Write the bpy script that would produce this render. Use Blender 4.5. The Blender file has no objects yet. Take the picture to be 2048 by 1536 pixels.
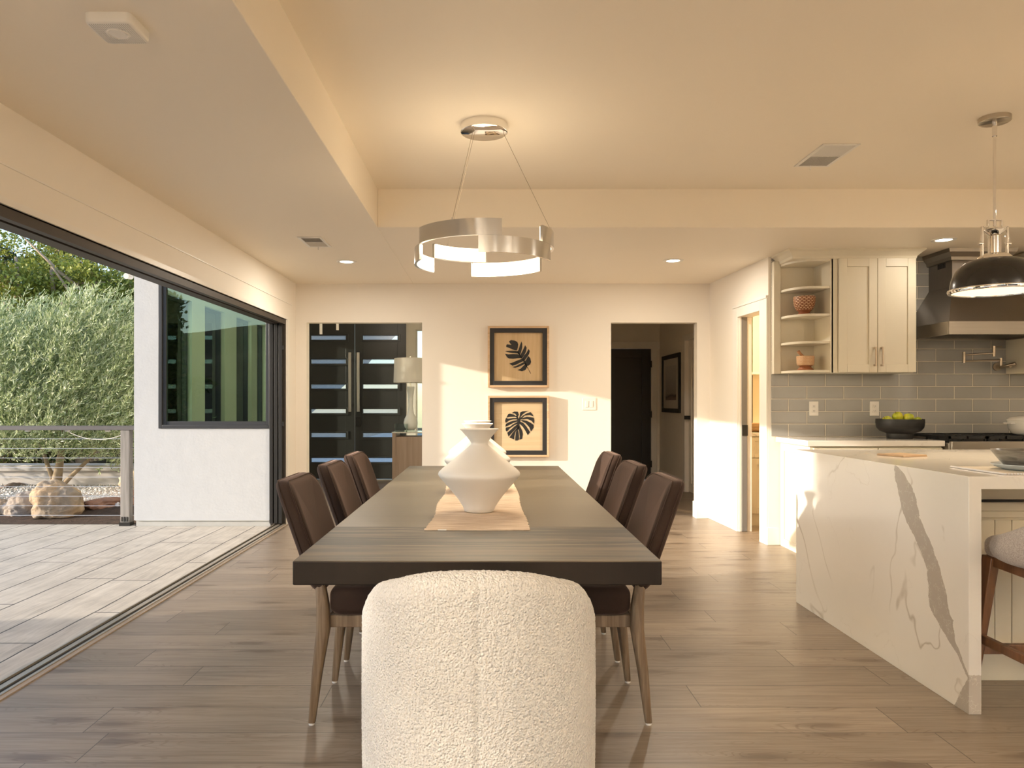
import bpy, bmesh, math, random
import numpy as np
from mathutils import Vector, Matrix, noise as mnoise
random.seed(7)
PI = math.pi
S = bpy.context.scene
C = S.collection

# ------------------------------------------------------------------ camera
EYE = 1.22
FPX = 1500.0
cam_d = bpy.data.cameras.new('camera')
cam_d.sensor_width = 36.0
cam_d.lens = FPX / 2048.0 * 36.0
cam_d.shift_x = (1024 - 977) / 2048.0
cam_d.shift_y = (803 - 768) / 2048.0
cam_d.clip_start = 0.05
cam = bpy.data.objects.new('camera', cam_d)
C.objects.link(cam)
cam.location = (0, 0, EYE)
cam.rotation_euler = (PI / 2, 0, 0)
S.camera = cam

# ------------------------------------------------------------------ world, sun, exposure
SUN_DIR = Vector((3.4, 1.0, -0.745)).normalized()
w = bpy.data.worlds.new('sky')
S.world = w
w.use_nodes = True
wt = w.node_tree
bg = wt.nodes['Background']
sky = wt.nodes.new('ShaderNodeTexSky')
sky.sky_type = 'NISHITA'
sky.sun_disc = False
sky.sun_elevation = math.radians(22)
sky.sun_rotation = math.atan2(-SUN_DIR.x, -SUN_DIR.y)
sky.air_density = 1.0
sky.dust_density = 0.6
wt.links.new(sky.outputs[0], bg.inputs[0])
bg.inputs[1].default_value = 0.25

sd = bpy.data.lights.new('sun', 'SUN')
sd.energy = 4.6
sd.angle = math.radians(0.8)
sd.color = (1.0, 0.87, 0.72)
sun = bpy.data.objects.new('sun', sd)
C.objects.link(sun)
sun.rotation_euler = SUN_DIR.to_track_quat('-Z', 'Y').to_euler()
sun.location = (-12, -3, 6)

S.view_settings.view_transform = 'Standard'
S.view_settings.look = 'None'
S.view_settings.exposure = 0.65
S.view_settings.gamma = 1.0
S.view_settings.use_curve_mapping = False
S.cycles.max_bounces = 12
S.cycles.diffuse_bounces = 7
S.cycles.transparent_max_bounces = 24
S.cycles.sample_clamp_indirect = 6.0

# strengths of the house lamps and of the added, unseen fill lamps
FILL_CAN_W, CAN_FRONT_W, CHAND, PEND_W, PANTRY_W, FOYER_W = 9.0, 13.0, 2.0, 9.0, 18.0, 14.0
FILL_TORCH_W, CHAND_DOWN_W, CHAND_UP_W = 190.0, 16.0, 1.3

# ------------------------------------------------------------------ helpers: nodes
class NT:
    def __init__(s, name):
        s.m = bpy.data.materials.new(name)
        s.m.use_nodes = True
        s.t = s.m.node_tree
        s.b = s.t.nodes['Principled BSDF']
        s.out = s.t.nodes['Material Output']
    def n(s, typ, ins=None, **kw):
        nd = s.t.nodes.new('ShaderNode' + typ)
        for k, v in kw.items():
            setattr(nd, k, v)
        if ins:
            for k, v in ins.items():
                s.put(nd.inputs[k], v)
        return nd
    def put(s, sock, v):
        if isinstance(v, bpy.types.NodeSocket):
            s.t.links.new(v, sock)
        elif isinstance(v, bpy.types.Node):
            s.t.links.new(v.outputs[0], sock)
        else:
            if isinstance(v, (tuple, list)) and len(v) == 3 and sock.type == 'RGBA':
                v = (*v, 1)
            sock.default_value = v
    def math(s, op, a, b=None, c=None):
        nd = s.n('Math', operation=op)
        s.put(nd.inputs[0], a)
        if b is not None: s.put(nd.inputs[1], b)
        if c is not None: s.put(nd.inputs[2], c)
        return nd.outputs[0]
    def mix(s, f, a, b, blend='MIX'):
        nd = s.n('Mix', data_type='RGBA', blend_type=blend)
        s.put(nd.inputs[0], f); s.put(nd.inputs[6], a); s.put(nd.inputs[7], b)
        return nd.outputs[2]
    def ramp(s, f, stops):
        nd = s.n('ValToRGB')
        s.put(nd.inputs[0], f)
        el = nd.color_ramp.elements
        while len(el) < len(stops): el.new(0.5)
        for e, (p, c) in zip(el, stops):
            e.position = p
            e.color = (c, c, c, 1) if isinstance(c, (int, float)) else (*c, 1)
        return nd.outputs[0]
    def pos(s):
        return s.n('NewGeometry').outputs['Position']
    def objc(s):
        return s.n('TexCoord').outputs['Object']
    def scale(s, v, sc, loc=(0, 0, 0)):
        nd = s.n('Mapping')
        s.put(nd.inputs['Vector'], v)
        nd.inputs['Scale'].default_value = sc
        nd.inputs['Location'].default_value = loc
        return nd.outputs[0]
    def noise(s, v, sc, det=4, rough=0.5, dist=0.0):
        return s.n('TexNoise', {'Vector': v, 'Scale': sc, 'Detail': det, 'Roughness': rough, 'Distortion': dist}).outputs[0]
    def bump(s, h, strength=0.3, dist=0.01):
        nd = s.n('Bump', {'Height': h, 'Strength': strength, 'Distance': dist})
        s.put(s.b.inputs['Normal'], nd)
        return nd
    def set(s, **kw):
        for k, v in kw.items():
            s.put(s.b.inputs[k.replace('_', ' ')], v)
        return s

def plain(name, col, rough=0.5, metal=0.0, var=0.06, vs=6.0, bump=0.0, bs=200.0, spec=0.5, **kw):
    k = NT(name)
    c = k.objc()
    nz = k.noise(c, vs, 3)
    lo = tuple(x * (1 - var) for x in col); hi = tuple(min(1, x * (1 + var)) for x in col)
    k.set(Base_Color=k.mix(nz, lo, hi), Roughness=rough, Metallic=metal)
    k.b.inputs['Specular IOR Level'].default_value = spec
    if bump: k.bump(k.noise(c, bs, 3), bump, 0.002)
    for a, b in kw.items(): k.put(k.b.inputs[a.replace('_', ' ')], b)
    return k.m

def emis(name, col, st):
    k = NT(name)
    k.set(Base_Color=col, Emission_Color=col, Emission_Strength=st, Roughness=0.6)
    return k.m

def glassy(name, tint=(0.82, 0.9, 0.86), ior=1.5, refl=1.0):
    k = NT(name)
    tr = k.n('BsdfTransparent', {'Color': tint})
    gl = k.n('BsdfGlossy', {'Color': (refl, refl, refl), 'Roughness': 0.0})
    fr = k.n('Fresnel', {'IOR': ior})
    mx = k.n('MixShader', {0: fr.outputs[0]})
    k.t.links.new(tr.outputs[0], mx.inputs[1]); k.t.links.new(gl.outputs[0], mx.inputs[2])
    k.t.links.new(mx.outputs[0], k.out.inputs[0])
    return k.m

def paint(name, col, rough=0.55, bump=0.05):
    k = NT(name)
    p = k.pos()
    nz = k.noise(p, 1.3, 3)
    k.set(Base_Color=k.mix(nz, tuple(x * 0.98 for x in col), tuple(min(1, x * 1.01) for x in col)), Roughness=rough)
    k.b.inputs['Specular IOR Level'].default_value = 0.3
    k.bump(k.noise(p, 180, 3), bump, 0.001)
    return k.m

def woodgrain(name, cols, axis='X', sc=1.0, rough=0.4, objspace=True, spec=0.5, contrast=1.0, bumpst=0.15):
    """fine streaks running along one axis"""
    k = NT(name)
    c = k.objc() if objspace else k.pos()
    s_ = {'X': (1.2, 26, 26), 'Y': (26, 1.2, 26), 'Z': (26, 26, 1.2)}[axis]
    v = k.scale(c, tuple(q * sc for q in s_))
    a = k.noise(v, 1.0, 6, 0.6, 0.6)
    b = k.noise(k.scale(c, tuple(q * sc * 4 for q in s_)), 1.0, 3, 0.6)
    f = k.math('ADD', k.math('MULTIPLY', a, 0.7), k.math('MULTIPLY', b, 0.3))
    d = 0.16 / contrast
    col = k.ramp(f, [(0.5 - d, cols[0]), (0.5, cols[1]), (0.5 + d, cols[2])])
    k.set(Base_Color=col, Roughness=rough)
    k.b.inputs['Specular IOR Level'].default_value = spec
    k.bump(f, bumpst, 0.002)
    return k.m

# ------------------------------------------------------------------ helpers: objects
def tag(o, label=None, cat=None, group=None, kind=None):
    if label: o['label'] = label
    if cat: o['category'] = cat
    if group: o['group'] = group
    if kind: o['kind'] = kind
    return o

def thing(name, label, cat, loc=(0, 0, 0), rz=0.0, group=None, kind=None):
    o = bpy.data.objects.new(name, None)
    o.empty_display_size = 0.1
    C.objects.link(o)
    o.location = loc
    o.rotation_euler = (0, 0, rz)
    return tag(o, label, cat, group, kind)

def obj(name, bm, mat, parent=None, world=False, smooth=None, bevel=0.0, seg=2, sub=0, loc=None):
    """link a bmesh as ONE mesh object; world=True: vertices are world coordinates"""
    if isinstance(bm, bpy.types.Mesh):
        me = bm
    else:
        bmesh.ops.recalc_face_normals(bm, faces=bm.faces)
        me = bpy.data.meshes.new(name)
        bm.to_mesh(me); bm.free()
    if world and parent is not None:
        me.transform(Matrix.Translation(-Vector(parent.location)))
        off = parent
        while off.parent is not None:
            off = off.parent
            me.transform(Matrix.Translation(-Vector(off.location)))
    for m in (mat if isinstance(mat, (list, tuple)) else [mat]):
        me.materials.append(m)
    o = bpy.data.objects.new(name, me)
    C.objects.link(o)
    if parent is not None: o.parent = parent
    if loc is not None: o.location = loc
    if smooth is True:
        me.shade_smooth()
    elif smooth is not None and smooth is not False:
        me.shade_smooth()
        me.set_sharp_from_angle(angle=math.radians(smooth))
    if bevel:
        md = o.modifiers.new('bevel', 'BEVEL')
        md.width = bevel; md.segments = seg; md.limit_method = 'ANGLE'; md.angle_limit = math.radians(40)
        md.harden_normals = False
        if smooth is None:
            me.shade_smooth(); me.set_sharp_from_angle(angle=math.radians(50))
    if sub:
        md = o.modifiers.new('sub', 'SUBSURF'); md.levels = sub; md.render_levels = sub
    return o

def struct(name, bm, mat, **kw):
    o = obj(name, bm, mat, **kw)
    o['kind'] = 'structure'
    return o

def B(): return bmesh.new()

def bx(bm, x0, x1, y0, y1, z0, z1, mi=0):
    v = [bm.verts.new(p) for p in ((x0, y0, z0), (x1, y0, z0), (x1, y1, z0), (x0, y1, z0), (x0, y0, z1), (x1, y0, z1), (x1, y1, z1), (x0, y1, z1))]
    for q in ((0, 3, 2, 1), (4, 5, 6, 7), (0, 1, 5, 4), (1, 2, 6, 5), (2, 3, 7, 6), (3, 0, 4, 7)):
        f = bm.faces.new([v[i] for i in q]); f.material_index = mi
    return bm

def ringed(bm, rings, cap0=True, cap1=True, closed=True, mi=0):
    """skin a list of vertex-position rings"""
    vr = [[bm.verts.new(p) for p in r] for r in rings]
    n = len(vr[0])
    for a, b in zip(vr[:-1], vr[1:]):
        for i in range(n if closed else n - 1):
            j = (i + 1) % n
            f = bm.faces.new((a[i], a[j], b[j], b[i])); f.material_index = mi
    if cap0: bm.faces.new(list(reversed(vr[0]))).material_index = mi
    if cap1: bm.faces.new(vr[-1]).material_index = mi
    return bm

def frame_of(d):
    d = Vector(d).normalized()
    u = d.cross(Vector((0, 0, 1)))
    if u.length < 1e-3: u = d.cross(Vector((0, 1, 0)))
    u.normalize()
    return u, d.cross(u).normalized()

def cyl(bm, p0, p1, r0, r1=None, seg=16, mi=0):
    r1 = r0 if r1 is None else r1
    p0 = Vector(p0); p1 = Vector(p1)
    u, v = frame_of(p1 - p0)
    R = [[p + (u * math.cos(t) + v * math.sin(t)) * r for t in [2 * PI * i / seg for i in range(seg)]] for p, r in ((p0, r0), (p1, r1))]
    return ringed(bm, R, mi=mi)

def tube(bm, pts, r, seg=8):
    pts = [Vector(p) for p in pts]
    rs = r if isinstance(r, (list, tuple)) else [r] * len(pts)
    R = []
    u = None
    for i, p in enumerate(pts):
        d = (pts[min(i + 1, len(pts) - 1)] - pts[max(i - 1, 0)]).normalized()
        if u is None: u, v = frame_of(d)
        else:
            u = (u - d * u.dot(d)).normalized(); v = d.cross(u)
        R.append([p + (u * math.cos(2 * PI * k / seg) + v * math.sin(2 * PI * k / seg)) * rs[i] for k in range(seg)])
    return ringed(bm, R)

def lathe(bm, prof, c=(0, 0, 0), seg=48, closed=False, mi=0):
    c = Vector(c)
    rings = [[c + Vector((r * math.cos(2 * PI * i / seg), r * math.sin(2 * PI * i / seg), z)) for i in range(seg)] for r, z in prof]
    if closed:
        vr = [[bm.verts.new(p) for p in r] for r in rings]
        m = len(vr)
        for a in range(m):
            A = vr[a]; Bq = vr[(a + 1) % m]
            for i in range(seg):
                j = (i + 1) % seg
                bm.faces.new((A[i], A[j], Bq[j], Bq[i])).material_index = mi
        return bm
    return ringed(bm, rings, mi=mi)

def prism(bm, poly, a0, a1, plane='xy', mi=0):
    def P(u, v, w_):
        return {'xy': (u, v, w_), 'xz': (u, w_, v), 'yz': (w_, u, v)}[plane]
    A = [bm.verts.new(P(u, v, a0)) for u, v in poly]
    Bv = [bm.verts.new(P(u, v, a1)) for u, v in poly]
    bm.faces.new(A).material_index = mi
    bm.faces.new(list(reversed(Bv))).material_index = mi
    n = len(poly)
    for i in range(n):
        j = (i + 1) % n
        bm.faces.new((A[i], Bv[i], Bv[j], A[j])).material_index = mi
    return bm

def hbox(bm, p0, p1, s0, s1, xdir=(1, 0, 0)):
    """tapered square bar from p0 to p1, side lengths s0 -> s1 (a, b pairs)"""
    p0 = Vector(p0); p1 = Vector(p1); x = Vector(xdir); d = (p1 - p0).normalized()
    x = (x - d * x.dot(d)).normalized(); y = d.cross(x)
    R = []
    for p, (a, b) in ((p0, s0), (p1, s1)):
        R.append([p + x * a / 2 * i + y * b / 2 * j for i, j in ((-1, -1), (1, -1), (1, 1), (-1, 1))])
    return ringed(bm, R)

def dup(root, loc, rz=0.0, label=None):
    r = root.copy(); C.objects.link(r); r.location = loc; r.rotation_euler = (0, 0, rz)
    if label: r['label'] = label
    for ch in list(root.children):
        c = ch.copy(); C.objects.link(c); c.parent = r
        for g in list(ch.children):
            d = g.copy(); C.objects.link(d); d.parent = c
    return r

# ------------------------------------------------------------------ materials
WALLC = (0.85, 0.795, 0.71)
m_wall = paint('wall_paint', WALLC)
m_ceil = paint('ceiling_paint', (0.86, 0.785, 0.66))
m_trim = paint('trim_paint', (0.84, 0.80, 0.73), 0.35, 0.01)
m_cab = paint('cabinet_paint', (0.70, 0.645, 0.52), 0.35, 0.01)
m_black = plain('black_metal', (0.022, 0.02, 0.018), 0.45, 0.3, 0.1, 20)
m_bronze = plain('bronze_frame', (0.06, 0.048, 0.038), 0.5, 0.4, 0.1, 20)
m_doorblk = plain('black_door_paint', (0.028, 0.028, 0.026), 0.32, 0, 0.06, 5)
m_chrome = plain('chrome', (0.82, 0.80, 0.77), 0.05, 1.0, 0.01)
m_nickel = plain('brushed_nickel', (0.42, 0.35, 0.27), 0.3, 1.0, 0.05, 60)
m_whitepl = plain('white_plastic', (0.78, 0.75, 0.69), 0.4, 0, 0.02)
m_rubber = plain('dark_hole', (0.01, 0.01, 0.01), 0.8)
m_glass = glassy('door_glass', (0.93, 0.96, 0.94), 1.45)
m_winglass = glassy('window_glass', (0.62, 0.78, 0.68), 1.65)
m_foyerglass = glassy('clear_glass', (0.9, 0.95, 0.92), 1.45)

def floor_mat():
    k = NT('oak_planks')
    p = k.pos()
    sx = k.n('SeparateXYZ', {0: p})
    X, Y = sx.outputs[0], sx.outputs[1]
    ys = k.math('SUBTRACT', Y, 2.531 - 0.231 * 40)
    row = k.math('FLOOR', k.math('DIVIDE', ys, 0.231))
    wn = k.n('TexWhiteNoise', {'W': row}, noise_dimensions='1D').outputs[0]
    Xs = k.math('ADD', k.math('ADD', X, 30), k.math('MULTIPLY', wn, 1.9))
    vec = k.n('CombineXYZ', {0: Xs, 1: ys, 2: 0.0}).outputs[0]
    br = k.n('TexBrick', {'Vector': vec, 'Color1': (0, 0, 0, 1), 'Color2': (1, 1, 1, 1), 'Mortar': (0.5, 0.5, 0.5, 1), 'Scale': 1.0,
                          'Mortar Size': 0.0020, 'Mortar Smooth': 0.0, 'Bias': 0.0, 'Brick Width': 1.52, 'Row Height': 0.231}, offset=0.0)
    rnd = k.math('ADD', br.outputs[0], 0.0)
    # per-plank offset of the grain
    gv = k.n('CombineXYZ', {0: k.math('MULTIPLY', Xs, 1.0), 1: k.math('MULTIPLY', ys, 1.0), 2: k.math('MULTIPLY', k.math('ADD', rnd, row), 3.7)}).outputs[0]
    g1 = k.noise(k.scale(gv, (0.9, 14, 1)), 1.0, 7, 0.62, 0.8)
    g2 = k.noise(k.scale(gv, (3.5, 80, 1)), 1.0, 4, 0.65, 0.3)
    # cathedral lines around knots
    kv = k.n('CombineXYZ', {0: k.math('ADD', Xs, k.math('MULTIPLY', rnd, 9.3)), 1: k.math('MULTIPLY', ys, 3.6), 2: 0.0}).outputs[0]
    vo = k.n('TexVoronoi', {'Vector': kv, 'Scale': 1.15, 'Randomness': 1.0}, voronoi_dimensions='2D').outputs[0]
    warp = k.math('ADD', k.math('MULTIPLY', k.noise(k.scale(gv, (1.5, 7, 1)), 1.0, 2, 0.5, 0.3), 0.8), k.math('MULTIPLY', vo, 0.25))
    rings = k.math('SINE', k.math('MULTIPLY', warp, 170.0))
    band = k.noise(k.scale(gv, (0.8, 9, 1), (4, 2, 0)), 1.0, 2, 0.5)
    bandm = k.math('MAXIMUM', k.math('MULTIPLY', k.ramp(band, [(0.50, 0.0), (0.66, 1.0)]), 0.7), k.ramp(vo, [(0.12, 1.0), (0.36, 0.0)]))
    ringm = k.math('MULTIPLY', k.ramp(rings, [(0.55, 0.0), (1.0, 1.0)]), bandm)
    knot = k.ramp(k.math('ADD', vo, k.math('MULTIPLY', g1, 0.10)), [(0.10, 1.0), (0.20, 0.0)])
    base = k.ramp(g1, [(0.28, (0.155, 0.119, 0.085)), (0.48, (0.262, 0.209, 0.157)), (0.72, (0.335, 0.274, 0.212))])
    tone = k.mix(0.30, base, k.mix(rnd, (0.195, 0.152, 0.112), (0.43, 0.345, 0.26)))
    c = k.mix(k.ramp(g2, [(0.35, 0.9), (0.6, 0.0)]), tone, k.mix(1.0, tone, (0.74, 0.70, 0.66), 'MULTIPLY'))
    c = k.mix(k.math('MULTIPLY', ringm, 0.6), c, (0.13, 0.085, 0.05))
    c = k.mix(k.math('MULTIPLY', knot, 0.7), c, (0.10, 0.065, 0.04))
    c = k.mix(k.math('MULTIPLY', br.outputs[1], 0.9), c, (0.05, 0.035, 0.025))
    k.set(Base_Color=c, Roughness=k.math('ADD', 0.28, k.math('MULTIPLY', g1, 0.2)))
    k.b.inputs['Specular IOR Level'].default_value = 0.6
    h = k.math('SUBTRACT', k.math('MULTIPLY', g2, 0.2), k.math('MULTIPLY', br.outputs[1], 1.0))
    k.bump(h, 0.18, 0.002)
    return k.m
m_floor = floor_mat()

def patio_mat():
    k = NT('stamped_concrete')
    p = k.pos()
    sx = k.n('SeparateXYZ', {0: p})
    X, Y = sx.outputs[0], sx.outputs[1]
    xs = k.math('ADD', X, 2.31 + 0.29 * 60)
    row = k.math('FLOOR', k.math('DIVIDE', xs, 0.29))
    wn = k.n('TexWhiteNoise', {'W': row}, noise_dimensions='1D').outputs[0]
    wob = k.math('MULTIPLY', k.math('SUBTRACT', k.noise(p, 3.0, 3), 0.5), 0.02)
    vec = k.n('CombineXYZ', {0: k.math('ADD', k.math('ADD', Y, 40), k.math('MULTIPLY', wn, 2.3)), 1: k.math('ADD', xs, wob), 2: 0.0}).outputs[0]
    br = k.n('TexBrick', {'Vector': vec, 'Color1': (0, 0, 0, 1), 'Color2': (1, 1, 1, 1), 'Mortar': (0.5, 0.5, 0.5, 1), 'Scale': 1.0,
                          'Mortar Size': 0.006, 'Mortar Smooth': 0.3, 'Brick Width': 1.35, 'Row Height': 0.29}, offset=0.0)
    g = k.noise(k.scale(p, (22, 2.0, 8)), 1.0, 7, 0.65, 1.2)
    g2 = k.noise(p, 4.0, 6, 0.6)
    c = k.ramp(k.math('ADD', k.math('MULTIPLY', g, 0.6), k.math('MULTIPLY', g2, 0.4)), [(0.35, (0.37, 0.335, 0.29)), (0.5, (0.51, 0.465, 0.40)), (0.65, (0.63, 0.58, 0.505))])
    c = k.mix(0.10, c, k.mix(br.outputs[0], (0.33, 0.31, 0.28), (0.52, 0.50, 0.46)))
    c = k.mix(k.math('MULTIPLY', br.outputs[1], 0.95), c, (0.05, 0.047, 0.044))
    k.set(Base_Color=c, Roughness=0.7)
    k.bump(k.math('SUBTRACT', k.math('MULTIPLY', g, 0.35), br.outputs[1]), 0.35, 0.01)
    return k.m
m_patio = patio_mat()

def stucco_mat():
    k = NT('white_stucco')
    p = k.pos()
    n1 = k.noise(p, 45, 5, 0.6)
    n2 = k.noise(p, 9, 3, 0.5, 0.5)
    k.set(Base_Color=k.mix(n2, (0.48, 0.495, 0.515), (0.53, 0.545, 0.565)), Roughness=0.85)
    k.bump(k.math('ADD', n1, k.math('MULTIPLY', n2, 1.5)), 0.25, 0.006)
    return k.m
m_stucco = stucco_mat()

def tile_mat():
    k = NT('glazed_grey_tile')
    p = k.pos()
    sx = k.n('SeparateXYZ', {0: p})
    vec = k.n('CombineXYZ', {0: k.math('ADD', sx.outputs[0], -2.705 + 0.313 * 20), 1: k.math('ADD', sx.outputs[2], -0.9225 + 0.1063 * 20), 2: 0.0}).outputs[0]
    br = k.n('TexBrick', {'Vector': vec, 'Color1': (0, 0, 0, 1), 'Color2': (1, 1, 1, 1), 'Mortar': (0.5, 0.5, 0.5, 1), 'Scale': 1.0,
                          'Mortar Size': 0.0033, 'Mortar Smooth': 0.05, 'Brick Width': 0.313, 'Row Height': 0.1063}, offset=0.5)
    edge = k.n('TexBrick', {'Vector': vec, 'Color1': (0, 0, 0, 1), 'Color2': (1, 1, 1, 1), 'Mortar': (0, 0, 0, 1), 'Scale': 1.0,
                            'Mortar Size': 0.013, 'Mortar Smooth': 1.0, 'Brick Width': 0.313, 'Row Height': 0.1063}, offset=0.5)
    nz = k.noise(p, 9.0, 5, 0.6, 0.8)
    t = k.mix(br.outputs[0], (0.29, 0.285, 0.265), (0.32, 0.315, 0.295))
    t = k.mix(k.math('MULTIPLY', nz, 0.4), t, (0.37, 0.365, 0.345))
    t = k.mix(k.math('MULTIPLY', edge.outputs[1], 0.5), t, (0.17, 0.155, 0.125))
    c = k.mix(br.outputs[1], t, (0.62, 0.57, 0.48))
    k.set(Base_Color=c, Roughness=k.math('ADD', 0.12, k.math('MULTIPLY', br.outputs[1], 0.6)))
    k.bump(k.math('ADD', k.math('MULTIPLY', edge.outputs[1], -0.5), k.math('MULTIPLY', nz, 0.25)), 0.35, 0.004)
    return k.m
m_tile = tile_mat()

def quartz_mat():
    k = NT('veined_quartz')
    p = k.pos()
    sx = k.n('SeparateXYZ', {0: p})
    Y, Z = sx.outputs[1], sx.outputs[2]
    base = k.mix(k.noise(p, 2.2, 4), (0.73, 0.69, 0.63), (0.80, 0.765, 0.71))
    def vein(scale, off, wd, det=4):
        n = k.noise(k.scale(p, (1, 1, 1), off), scale, det, 0.5, 0.7)
        return k.ramp(k.math('ABSOLUTE', k.math('SUBTRACT', n, 0.5)), [(0.0, 1.0), (wd, 0.0)])
    v1 = k.math('MULTIPLY', vein(1.15, (3.3, 1, 7), 0.008), k.ramp(k.noise(p, 2.5, 2), [(0.42, 0.0), (0.6, 1.0)]))
    v2 = k.math('MULTIPLY', vein(2.6, (8, 2, 1.5), 0.005), k.ramp(k.noise(k.scale(p, (1, 1, 1), (5, 5, 5)), 2.0, 2), [(0.48, 0.0), (0.62, 0.7)]))
    def curve(val, pts, lo, hi):
        f = k.n('FloatCurve')
        cu = f.mapping.curves[0]
        for i, (a, b) in enumerate(pts):
            q = (a, (b - lo) / (hi - lo))
            if i == 0: cu.points[0].location = q
            elif i == len(pts) - 1: cu.points[1].location = q
            else: cu.points.new(*q)
        for pt in cu.points: pt.handle_type = 'VECTOR'
        f.mapping.update()
        k.put(f.inputs['Value'], val)
        return k.math('ADD', k.math('MULTIPLY', f.outputs[0], hi - lo), lo)
    pts = [(0.0, 2.80), (0.13, 2.90), (0.18, 2.95), (0.263, 3.04), (0.359, 3.106), (0.542, 3.166), (0.718, 3.316), (0.838, 3.37), (0.93, 3.45), (1.0, 3.50)]
    yc = curve(Z, [(a, b) for a, b in pts], 2.7, 3.6)
    wd = curve(Z, [(0.0, 0.0), (0.14, 0.0), (0.20, 0.012), (0.27, 0.035), (0.34, 0.07), (0.5, 0.055), (0.7, 0.06), (0.83, 0.07), (0.905, 0.03), (0.93, 0.0), (1.0, 0.0)], 0.0, 0.1)
    jag = k.math('MULTIPLY', k.math('SUBTRACT', k.noise(p, 11, 5, 0.65), 0.5), 0.06)
    dd = k.math('ABSOLUTE', k.math('ADD', k.math('SUBTRACT', Y, yc), jag))
    inx = k.math('LESS_THAN', sx.outputs[0], 1.95)
    big = k.math('MULTIPLY', k.math('MULTIPLY', k.math('GREATER_THAN', wd, dd), k.math('GREATER_THAN', wd, 0.004)), inx)
    # second blotch at the foot of the near edge
    e2 = k.math('ADD', k.math('MULTIPLY', k.math('SUBTRACT', Y, 2.92), 1.6), k.math('MULTIPLY', jag, 1.2))
    b2 = k.math('MULTIPLY', k.math('LESS_THAN', k.math('ADD', Z, e2), 0.15), inx)
    b2 = k.math('MULTIPLY', b2, k.math('LESS_THAN', Y, 3.02))
    blot = k.math('MAXIMUM', big, b2)
    fl = k.n('TexVoronoi', {'Vector': k.scale(p, (1, 1.6, 1)), 'Scale': 60.0}, feature='DISTANCE_TO_EDGE').outputs[0]
    fleck = k.ramp(fl, [(0.0, 1.0), (0.05, 0.0)])
    bl = k.mix(k.math('MULTIPLY', fleck, k.ramp(k.noise(p, 30, 2), [(0.5, 0.0), (0.6, 0.8)])), (0.42, 0.375, 0.325), (0.66, 0.62, 0.56))
    c = k.mix(k.math('MULTIPLY', v1, 0.75), base, (0.40, 0.34, 0.27))
    c = k.mix(k.math('MULTIPLY', v2, 0.45), c, (0.45, 0.39, 0.32))
    c = k.mix(blot, c, bl)
    k.set(Base_Color=c, Roughness=0.10)
    k.b.inputs['Specular IOR Level'].default_value = 0.6
    return k.m
m_quartz = quartz_mat()

def table_mat():
    k = NT('weathered_table_wood')
    p = k.pos()
    sx = k.n('SeparateXYZ', {0: p})
    Y = sx.outputs[1]
    # boards run across the table; boundaries at 2.134, 2.33, 2.72, then every 0.28
    rowA = k.math('FLOOR', k.math('DIVIDE', k.math('SUBTRACT', Y, 2.72 - 2.8), 0.28))
    near = k.math('LESS_THAN', Y, 2.72)
    near2 = k.math('LESS_THAN', Y, 2.335)
    far = k.math('GREATER_THAN', Y, 4.96)
    rnd = k.n('TexWhiteNoise', {'W': rowA}, noise_dimensions='1D').outputs[0]
    gv = k.n('CombineXYZ', {0: sx.outputs[0], 1: Y, 2: k.math('MULTIPLY', rowA, 2.3)}).outputs[0]
    g1 = k.noise(k.scale(gv, (1.6, 34, 1)), 1.0, 7, 0.68, 0.5)
    g2 = k.noise(k.scale(gv, (5, 120, 1)), 1.0, 3, 0.65)
    f = k.math('ADD', k.math('MULTIPLY', g1, 0.65), k.math('MULTIPLY', g2, 0.35))
    pale = k.ramp(f, [(0.3, (0.105, 0.088, 0.06)), (0.5, (0.15, 0.128, 0.09)), (0.7, (0.185, 0.16, 0.12))])
    dark = k.ramp(f, [(0.42, (0.006, 0.005, 0.003)), (0.5, (0.04, 0.030, 0.020)), (0.58, (0.15, 0.122, 0.082))])
    mid = k.ramp(f, [(0.40, (0.03, 0.022, 0.015)), (0.5, (0.085, 0.066, 0.043)), (0.60, (0.14, 0.112, 0.075))])
    c = k.mix(k.math('MULTIPLY', rnd, 0.25), pale, mid)
    c = k.mix(near, c, dark)
    c = k.mix(near2, c, mid)
    c = k.mix(k.math('MULTIPLY', far, 0.6), c, dark)
    # edges of the slab are nearly black brown
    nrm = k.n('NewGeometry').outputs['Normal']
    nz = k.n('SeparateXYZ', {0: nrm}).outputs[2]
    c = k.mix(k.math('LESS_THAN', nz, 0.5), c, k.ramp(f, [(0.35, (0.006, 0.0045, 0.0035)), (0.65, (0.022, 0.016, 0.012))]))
    k.set(Base_Color=c, Roughness=k.math('ADD', k.math('ADD', 0.24, k.math('MULTIPLY', f, 0.24)), k.math('MULTIPLY', near, 0.10)))
    k.put(k.b.inputs['Specular IOR Level'], k.math('SUBTRACT', 0.5, k.math('MULTIPLY', k.math('LESS_THAN', nz, 0.5), 0.3)))
    k.bump(f, 0.35, 0.002)
    return k.m
m_table = table_mat()

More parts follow.
